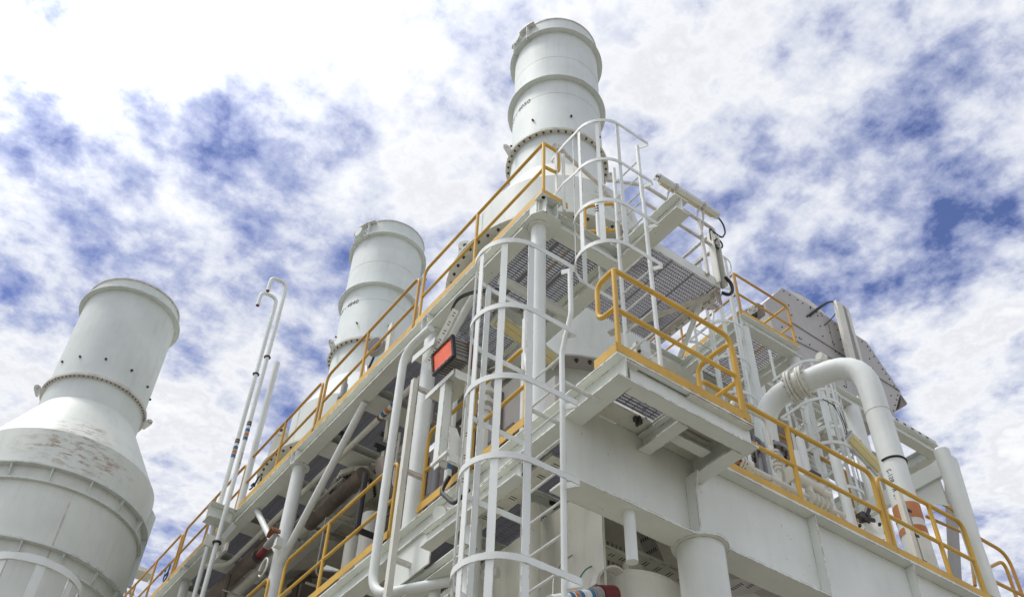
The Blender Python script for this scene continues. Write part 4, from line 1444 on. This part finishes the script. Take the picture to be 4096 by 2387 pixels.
for i in range(len(ring_pts) - 1):
    p_, q_ = ring_pts[i], ring_pts[i + 1]
    MB().bar(p_, q_, .012, .09, up=(0, 0, 1)).build('side_rail', CREAM, ot)
    mid_ = (p_ + q_) / 2
    m = MB()
    dd_ = (q_ - p_).normalized()
    for k in range(4):
        c = p_.lerp(q_, (k + .5) / 4)
        m.bar(c + Vector((.02, .06, -.05)), c + Vector((.05, .16, -.05)), .03, .012)
    m.build('slot', DARK, ot)
    MB().bar(p_ + Vector((.09, .09, -.04)), q_ + Vector((.09, .09, -.04)), .24, .006, up=(0, 0, 1)).build('tray_plate', CREAM, ot)
for (x, y, a) in ((1040, 1130, 0), (848, 1065, 1), (935, 1095, 2), (950, 1068, 3)):
    p = at(x, y, Z=9.0)
    cl_ = MB().box(p.x - .09, p.x + .09, p.y - .025, p.y + .025, p.z - .05, p.z)
    cl_.box(p.x - .03, p.x + .03, p.y - .03, p.y + .03, p.z - .1, p.z)
    cl_.build('grating_clamp', DARK, up)
tag(MB().tube([(4.95, 6.75, 1.0), (4.95, 6.75, 5.55)], .10, 24).build('support_post', CREAM), 'pale upright post under the lower deck seen through the cage ladder bars', 'post')
# ------------------------------------------------------------------ valves and pipes on the girder deck
def flange_pair(p, d, r, parent, n=8):
    p, d = Vector(p), Vector(d).normalized()
    MB().tube([p - d * .035, p - d * .004], r, 24).tube([p + d * .004, p + d * .035], r, 24).build('flange', CREAM, parent)
    s = d.cross(Vector((0, .3, 1))).normalized()
    u = d.cross(s)
    for k in range(n):
        a = 2 * pi * k / n
        c = p + s * (cos(a) * r * .8) + u * (sin(a) * r * .8)
        MB().tube([c - d * .055, c + d * .055], .012, 6).build('bolt', BOLT, parent)


mf = thing('manifold', 'white pipe run with flanges and valve bodies behind the girder handrail', 'pipe', (6.6, 5.8, ZD))
YM, ZM = 5.78, 6.47
MB().tube([(6.5, YM, ZM), (8.7, YM, ZM)], .032, 20).build('pipe_run', CREAM, mf)
flange_pair((7.02, YM, ZM), (1, 0, 0), .09, mf)
MB().tube([(6.85, YM, ZM), (7.0, YM, ZM)], .065, 20).build('pipe_run', ORANGE, mf)
MB().tube([(7.05, YM, ZM), (7.18, YM, ZM)], .075, 20).build('valve_body', CREAM, mf)
for k in range(5):
    MB().tube([(8.10 + k * .075, YM, ZM), (8.12 + k * .075, YM, ZM)], .088, 24).build('flange', CREAM, mf)
MB().tube([(8.12, YM, ZM), (8.42, YM, ZM)], .06, 20).build('valve_body', CREAM, mf)
p = at(1910, 1130, Y=YM)
MB().tube([(p.x, YM, ZM), (p.x, YM, p.z + .12)], .024, 14).tube([(p.x + .09, YM, ZM - .3), (p.x + .09, YM, p.z - .05)], .016, 10).build('pipe_run', CREAM, mf)
for k, (dz, r, mt) in enumerate(((.10, .075, CREAM), (.05, .085, RUSTY), (-.02, .06, RUSTY), (-.09, .085, RUSTY), (-.13, .07, CREAM))):
    MB().tube([(p.x, YM, p.z + dz - .02), (p.x, YM, p.z + dz + .02)], r * .66, 16).build('flange', mt, mf)
b = at(1965, 1178, Y=YM)
MB().box(b.x - .16, b.x - .13, YM - .09, YM + .09, b.z - .10, b.z + .10).build('actuator_plate', CREAM, mf)
MB().tube([(b.x - .13, YM, b.z), (b.x + .36, YM, b.z)], .068, 20).tube([(b.x + .06, YM - .02, b.z + .10), (b.x + .26, YM - .02, b.z + .08)], .045, 16).build('actuator', CREAM, mf)
MB().tube([(b.x + .36, YM, b.z - .02), (b.x + .50, YM, b.z - .02)], .05, 16).tube([(b.x + .15, YM, ZM), (b.x + .15, YM, b.z)], .045, 12).build('actuator', CREAM, mf)
MB().box(b.x + .14, b.x + .30, YM - .1, YM - .04, b.z + .09, b.z + .14).build('switch_box', DARK, mf)
MB().tube([(b.x + .35, YM - .05, b.z + .16), (b.x + .6, YM - .05, b.z + .15), (b.x + .85, YM, b.z + .14)], .011, 6, .1).build('tubing', PIPE, mf)
for x in (7.5, 8.0, 8.55):
    MB().box(x - .02, x + .02, YM - .03, YM + .03, ZD, ZM - .05).build('pipe_foot', CREAM, mf)
# blind flange and dark valve further right
bf = thing('blind_flange', 'round white blind flange with dark valve gear beside the double yellow post', 'valve', at(2145, 1330, Y=5.7))
c = at(2145, 1325, Y=5.75)
MB().tube([c, c + Vector((-.05, -.05, .02))], .20, 28).build('flange', WHITE, bf)
for k in range(8):
    a = 2 * pi * k / 8
    e = c + Vector((-.05, -.05, .02)) + Vector((cos(a) * .11, -cos(a) * .11, sin(a) * .155))
    MB().tube([e, e + Vector((-.02, -.02, .0))], .02, 6).build('bolt', BOLT, bf)
MB().tube([c + Vector((0, .2, 0)), c], .14, 20).build('pipe_run', CREAM, bf)
MB().box(c.x - .07, c.x + .08, c.y - .02, c.y + .06, c.z + .22, c.z + .34).build('valve_gear', DARK, bf)
MB().tube([c + Vector((.0, 0, .3)), c + Vector((.07, -.03, .45))], .035, 10).tube([c + Vector((-.16, 0, .24)), c + Vector((.14, 0, .30))], .03, 10).build('valve_gear', DARK, bf)
# columns, posts and dark plant behind the girder handrail
GP = 'white posts behind the girder handrail'
for (x, y, r, z1, lab) in ((8.75, 6.3, .06, 7.7, 'first slim white post right of the drum under the bent pipe'), (9.35, 6.6, .055, 8.4, 'stout white post behind the valve actuator'), (9.75, 6.4, .07, 8.2, 'stout white post just left of the double yellow post'), (9.05, 6.9, .05, 8.6, 'thin white post behind the valve actuator')):
    tag(MB().tube([(x, y, ZD), (x, y, z1)], r, 20).build('support_post', PIPE), lab, 'post', GP)
pl = thing('plant_block', 'dark rusty plant behind the girder handrail and ladders', 'machine', (11, 9, ZD))
MB().box(10.2, 13.6, 9.4, 10.2, ZD, 11.0).build('casing', LAG, pl)
MB().box(10.6, 11.9, 9.1, 9.39, 8.5, 10.6).build('panel', DARK, pl)
MB().box(10.75, 12.5, 8.75, 9.05, 9.0, 10.95).build('casing', LAG, pl)
MB().box(11.9, 13.2, 9.2, 9.39, 7.6, 9.4).build('panel', BEIGE, pl)
MB().box(10.3, 13.5, 9.2, 9.38, 10.4, 10.6).build('rib', CREAM, pl)
MB().box(10.3, 13.5, 9.2, 9.38, 8.2, 8.35).build('rib', CREAM, pl)
MB().tube([(10.3, 9.0, 9.8), (13.3, 9.0, 9.8)], .12, 16).build('duct', RUSTY, pl)
MB().tube([(11.7, 9.2, ZD), (11.7, 9.2, 10.8)], .14, 16).build('duct', LAG, pl)
GY = 'rusty yellow handrails behind the caged ladders'
handrail((10.3, 8.0, 8.9), (12.4, 8.0, 8.9), (.5,), 'rusty yellow handrail crossing behind the caged ladders at mid height', GY, YELLOW_W, rr=.03, kick=False)
ml = thing('mid_landing', 'small white landing with grating behind the caged ladders', 'platform', (10.3, 8.0, 8.7))
MB().ibeam((10.1, 8.0, 8.9), (12.6, 8.0, 8.9), .2, .15).build('front_beam', WHITE, ml)
grating(10.2, 12.5, 8.1, 9.0, 8.9, pitch=.06).build('grating', GALV, ml)

# stair and its rails leaving at the far right
sr = thing('stair', 'grey white stair stringers slanting down at the right edge with yellow rails', 'stair', (12, 6.2, 5))
MB().bar(at(2338, 1120, Y=5.95), at(2450, 1500, Y=5.95), .03, .28, up=(0, 0, 1)).build('stringer', WHITE, sr)
for k, pts in enumerate((((2405, 1322), (2490, 1372), (2560, 1570)), ((2300, 1205), (2390, 1262), (2430, 1480)))):
    pass
Yr = 6.3
MB().tube([at(2408, 1322, Y=Yr), at(2478, 1362, Y=Yr), at(2530, 1500, Y=Yr)], .026, 10, .25).build('rail', YELLOW_W, sr)
MB().tube([at(2425, 1400, Y=Yr), at(2470, 1378, Y=Yr), at(2512, 1500, Y=Yr)], .026, 10, .2).build('rail', YELLOW_W, sr)
MB().tube([at(2416, 1415, Y=Yr - .2), at(2540, 1475, Y=Yr - .2)], .026, 10).build('rail', YELLOW_W, sr)
MB().tube([at(2255, 1200, Y=6.9), at(2362, 1265, Y=6.9), at(2385, 1330, Y=6.9), at(2400, 1440, Y=6.9)], .026, 10, .25).build('rail', YELLOW_W, sr)
MB().tube([at(2280, 1270, Y=6.9), at(2370, 1310, Y=6.9)], .024, 10).build('rail', YELLOW_W, sr)
MB().bar(at(2335, 1130, Y=8.5), at(2352, 1440, Y=8.5), .12, .2).build('stringer', GREYM, sr)
MB().box(11.2, 13.5, 6.3, 8.5, 5.2, 5.5).build('landing', BEIGE, sr)

# ------------------------------------------------------------------ trays and vessel below the girder
tray((5.55, 6.50, 5.20), (5.95, 6.50, 5.20), .16, 'open ended slotted tray below the girder, left of the hanging post', 3)
tray((5.95, 6.50, 5.26), (6.75, 6.50, 5.26), .24, 'slotted tray below the girder behind the massive column', 5)
pt = thing('cable_tray', 'slanting pale slotted plate below the girder between post and column', 'cable tray', (6.3, 6.6, 5.4))
q0 = [at(x, y, Y=6.55) for x, y in ((1571, 1303), (1610, 1318), (1640, 1385), (1598, 1375))]
MB().prism([at(1567, 1303, Y=6.55), at(1608, 1318, Y=6.55), at(1640, 1392, Y=6.55), at(1598, 1380, Y=6.55)], (0, .02, 0)).build('tray_plate', BEIGE, pt, smooth=False)
m = MB()
for k in range(5):
    for (bx_, by_) in ((1577, 1326), (1592, 1356)):
        a = at(bx_ + k * 5.2, by_ - k * 2.6, Y=6.545)
        b = at(bx_ + k * 5.2 + 2.4, by_ - k * 2.6 + 9, Y=6.545)
        m.bar(a, b, .010, .004, up=(0, 1, 0))
m.build('slot', DARK, pt)
# corrugated pale wall glimpsed below
cw = MB()
for k in range(36):
    x = 5.6 + k * .06
    cw.box(x, x + .035, 7.1, 7.14, 4.6, 6.05)
cw.box(5.6, 7.75, 7.141, 7.15, 4.6, 6.05)
tag(cw.build('ribbed_wall', CREAM), 'pale ribbed sheet wall glimpsed below the girder behind the trays', 'wall')
# vessel head and red valve at the bottom
vh = thing('vessel', 'pale round vessel top with clamp ring below the girder at the bottom edge', 'vessel', (6.1, 6.4, 4.3))
c = at(1540, 1500, Y=6.4)
prof = [(.60 * cos(a), c.z + .34 * sin(a)) for a in [k * pi / 2 / 10 for k in range(11)]]
MB().lathe([(.60, c.z - .8)] + prof, c.x + .1, 6.45, 48).build('vessel_shell', CREAM, vh)
MB().strip([at(1470 + 40 * sin(a) + 30, 1452 - 55 * cos(a), Y=6.0) for a in [radians(d) for d in range(-80, 50, 10)]], .10, .02, wdir=(0, 1, 0)).build('clamp_ring', RUSTY, vh)
rv = thing('valve', 'dark red valve with blue and orange banded pipe at the bottom edge', 'valve', at(1475, 1450, Y=5.95))
c = at(1478, 1452, Y=5.95)
MB().tube([c + Vector((-.02, 0, -.05)), c + Vector((.16, .02, .02))], .085, 20).build('valve_body', RED, rv)
MB().tube([c + Vector((-.10, 0, -.09)), c + Vector((-.02, 0, -.05))], .075, 16).build('hub', GREYM, rv)
d = Vector((-.9, 0, -.42)).normalized()
s0 = c + Vector((-.10, 0, -.09))
MB().tube([s0, s0 + d * .5], .062, 16).build('pipe_run', PIPE, rv)
for a, mt in ((.03, BLUE), (.10, PIPE), (.16, BLUE), (.21, ORANGE), (.27, BLUE)):
    MB().tube([s0 + d * (a - .02), s0 + d * (a + .022)], .065, 16).build('colour_band', mt, rv)
MB().tube([at(1408, 1365, Y=6.4), at(1385, 1380, Y=6.3), at(1362, 1420, Y=6.1), at(1360, 1500, Y=6.0)], .008, 6, .1).build('cable', GREYM, rv)
MB().tube([at(1470, 1385, Y=6.2), at(1440, 1400, Y=6.1), at(1415, 1440, Y=6.0)], .007, 6, .1).build('cable', GREEN, rv)
MB().box(5.80, 5.98, 6.3, 6.4, 4.88, 5.08).build('junction_plate', CREAM, rv)
# trays right of the massive column
t1 = thing('cable_tray', 'bent slotted cable tray under the girder right of the massive column', 'cable tray', (7.5, 6.2, 5.3))
a, b_, c_ = at(1770, 1420, Y=5.78), at(1942, 1402, Y=5.78), at(2090, 1475, Y=5.78)
for p, q in ((a, b_), (b_, c_)):
    q2 = q + (q - p).normalized() * .0
    MB().bar(p, q2, .02, .07, up=(0, 0, 1)).build('side_rail', CREAM, t1)
    MB().bar(p + Vector((0, .25, -.035)), q2 + Vector((0, .25, -.035)), .5, .008, up=(0, 0, 1)).build('tray_plate', BEIGE, t1)
m = MB()
for (p, q) in ((a, b_), (b_, c_)):
    for f in (.2, .4, .62, .82):
        e = p.lerp(q, f) + Vector((0, .12, -.043))
        for k in range(5):
            m.bar(e + Vector((0, k * .032, 0)), e + Vector((.045, k * .032, 0)), .012, .002)
m.build('slot', DARK, t1)
MB().tube([(7.2, 6.5, 4.4), (7.2, 6.5, 5.4)], .06, 16).build('hanger', CREAM, t1)
e = at(1940, 1450, Y=6.6)
MB().prism([(e.x - .55, 6.5, e.z + .05), (e.x - .1, 6.5, e.z + .05), (e.x + .15, 6.7, e.z + .0), (e.x - .1, 7.0, e.z + .0), (e.x - .55, 7.0, e.z + .05)], (0, 0, .05)).build('tray_plate', RUSTY, t1)
# plant behind the cage ladder on the lower deck
vl = thing('valve', 'pale stacked valve behind the bars of the foreground cage ladder', 'valve', (4.9, 7.0, ZD))
c = at(1195, 1010, X=4.9)
for k, (dz, r) in enumerate(((.0, .07), (.1, .10), (.16, .06), (.26, .10), (.34, .05))):
    MB().tube([c + Vector((0, 0, dz - .03)), c + Vector((0, 0, dz + .03))], r, 16).build('flange', CREAM if k != 1 else RUSTY, vl)
MB().tube([(c.x, c.y, ZD), (c.x, c.y, c.z + .5)], .045, 14).build('pipe_run', CREAM, vl)
jb = tag(MB().box(4.95, 5.12, 6.35, 6.65, 6.55, 7.0).build('junction_box', BEIGE), 'pale box on the lower deck behind the cage ladder', 'box')
tag(MB().tube([(4.62, 6.45, ZD), (4.62, 6.45, 7.7)], .04, 16).build('conduit_pipe', PIPE), 'thin white upright pipe right of the column behind the cage ladder', 'pipe')
# far small things at the left bottom corner
fp_ = thing('far_platform', 'distant pale platform end with thin rails behind the left handrails', 'platform', (5, 30, 9))
a, b_ = at(322, 1402, Y=26), at(372, 1418, Y=26)
MB().bar(a, b_, .5, .12).build('roof_edge', CREAM, fp_)
for (x0_, y0_, x1_, y1_) in ((308, 1440, 330, 1447), (308, 1455, 330, 1462), (310, 1438, 309, 1470), (322, 1442, 321, 1470)):
    MB().tube([at(x0_, y0_, Y=26), at(x1_, y1_, Y=26)], .03, 8).build('rail', GREYM, fp_)
# pipework on the far side of the upper ladder: thin conduits
cx_ = thing('conduit', 'thin white conduits with black bands rising behind the upper ladder', 'pipe', (5.4, 6.0, 9))
p = at(1470, 520, Y=6.2)
MB().tube([(p.x, 6.2, 8.6), (p.x, 6.2, p.z + .18)], .028, 12).build('pipe_run', PIPE, cx_)
for dz in (0, .05, .10):
    MB().tube([(p.x, 6.2, p.z - .03 + dz), (p.x, 6.2, p.z - .008 + dz)], .031, 12).build('colour_band', BLACK, cx_)
c = at(1372, 362, Y=6.05)
sp = thing('rail_stub', 'rusty cut end of a white rail above the corner handrail loop', 'bracket', c)
MB().tube([c, c + Vector((.85, .1, -.1))], .03, 12).build('rail', RUSTY, sp)
MB().bar(c + Vector((-.05, 0, -.04)), c + Vector((.09, 0, .03)), .09, .05, up=(0, 1, 0)).build('plate', RUSTY, sp)
MB().bar(c + Vector((.0, 0, -.16)), c + Vector((.03, 0, .0)), .03, .06, up=(0, 1, 0)).build('plate', RUSTY, sp)
# motor seen past the upper ladder
mo = thing('actuator', 'grey flanged actuator below the grating platform', 'valve', at(1635, 745, Y=6.9))
c = at(1628, 735, Y=6.9)
MB().tube([c + Vector((-.05, .15, .02)), c + Vector((.12, -.1, -.03))], .13, 20).build('casing', GREYM, mo)
MB().tube([c + Vector((.121, -.1, -.03)), c + Vector((.15, -.14, -.04))], .15, 20).build('flange', GREYM, mo)
c = at(1540, 700, Y=6.7)
MB().tube([c, c + Vector((.1, .1, .02))], .13, 20).build('casing', GREYM, mo)
# side duct with bolted flange behind the ladder
sd_ = thing('side_duct', 'pale vertical duct with bolted flange edge behind the upper ladder', 'duct', (6.3, 7.3, 7))
fa, fb = at(1556, 760, Y=7.0), at(1556, 880, Y=7.0)
MB().box(fa.x - .02, fa.x + .45, 7.0, 7.9, 7.4, 8.95).build('casing', PIPE, sd_)
MB().box(fa.x - .05, fa.x + .02, 6.93, 6.999, 7.4, 8.95).build('flange', CREAM, sd_)
for k in range(9):
    z = 7.5 + k * .16
    MB().tube([(fa.x - .015, 6.93, z), (fa.x - .015, 6.90, z)], .02, 6).build('bolt', BOLT, sd_)

# thin tubes and conduits among the plant (nothing tells them apart)
rnd = random.Random(11)
for k in range(22):
    x, y = rnd.uniform(7.6, 9.9), rnd.uniform(6.1, 7.6)
    zt_ = ZD + rnd.uniform(1.0, 2.6)
    r_ = rnd.choice((.012, .016, .022, .03))
    dx_, dy_ = rnd.choice(((.6, 0), (-.5, 0), (0, .6), (.3, .0)))
    m = MB().tube([(x, y, ZD), (x, y, zt_), (x + dx_, y + dy_, zt_), (x + dx_, y + dy_, zt_ - rnd.uniform(.2, .9))], r_, 8, .08)
    tag(m.build('thin_pipe', rnd.choice((PIPE, CREAM, CREAM, RUSTY, GALV))), 'thin bent pipe in the tangle behind the girder handrail', 'pipe', 'thin pipes behind the girder handrail')
for k in range(18):
    y = rnd.uniform(8.8, 15.5)
    x = rnd.uniform(4.75, 5.6)
    z = rnd.uniform(7.6, 8.85)
    r_ = rnd.choice((.014, .02, .03, .045))
    L_ = rnd.uniform(.6, 2.2)
    if k % 3 == 0:
        m = MB().tube([(x, y, z), (x, y, z - .9), (x + .8, y, z - .9)], r_, 8, .1)
    elif k % 3 == 1:
        m = MB().tube([(x, y, z), (x, y + L_, z), (x + .3, y + L_ + .1, z)], r_, 8, .1)
    else:
        m = MB().tube([(x, y, z), (x + 1.0, y, z), (x + 1.0, y, z - .5)], r_, 8, .1)
    tag(m.build('thin_pipe', rnd.choice((LAG, RUSTY, GREYM, CREAM, DARK))), 'thin pipe in the dim tangle under the upper deck on the left', 'pipe', 'thin pipes under the upper deck')
for k in range(10):
    y = 9.0 + k * .7
    p_ = Vector((rnd.uniform(4.9, 5.5), y, 8.98))
    MB().box(p_.x - .012, p_.x + .012, p_.y - .05, p_.y + .05, p_.z - .35, p_.z).box(p_.x - .012, p_.x + .2, p_.y - .05, p_.y + .05, p_.z - .37, p_.z - .351).build('hanger', rnd.choice((CREAM, GREYM)), up)
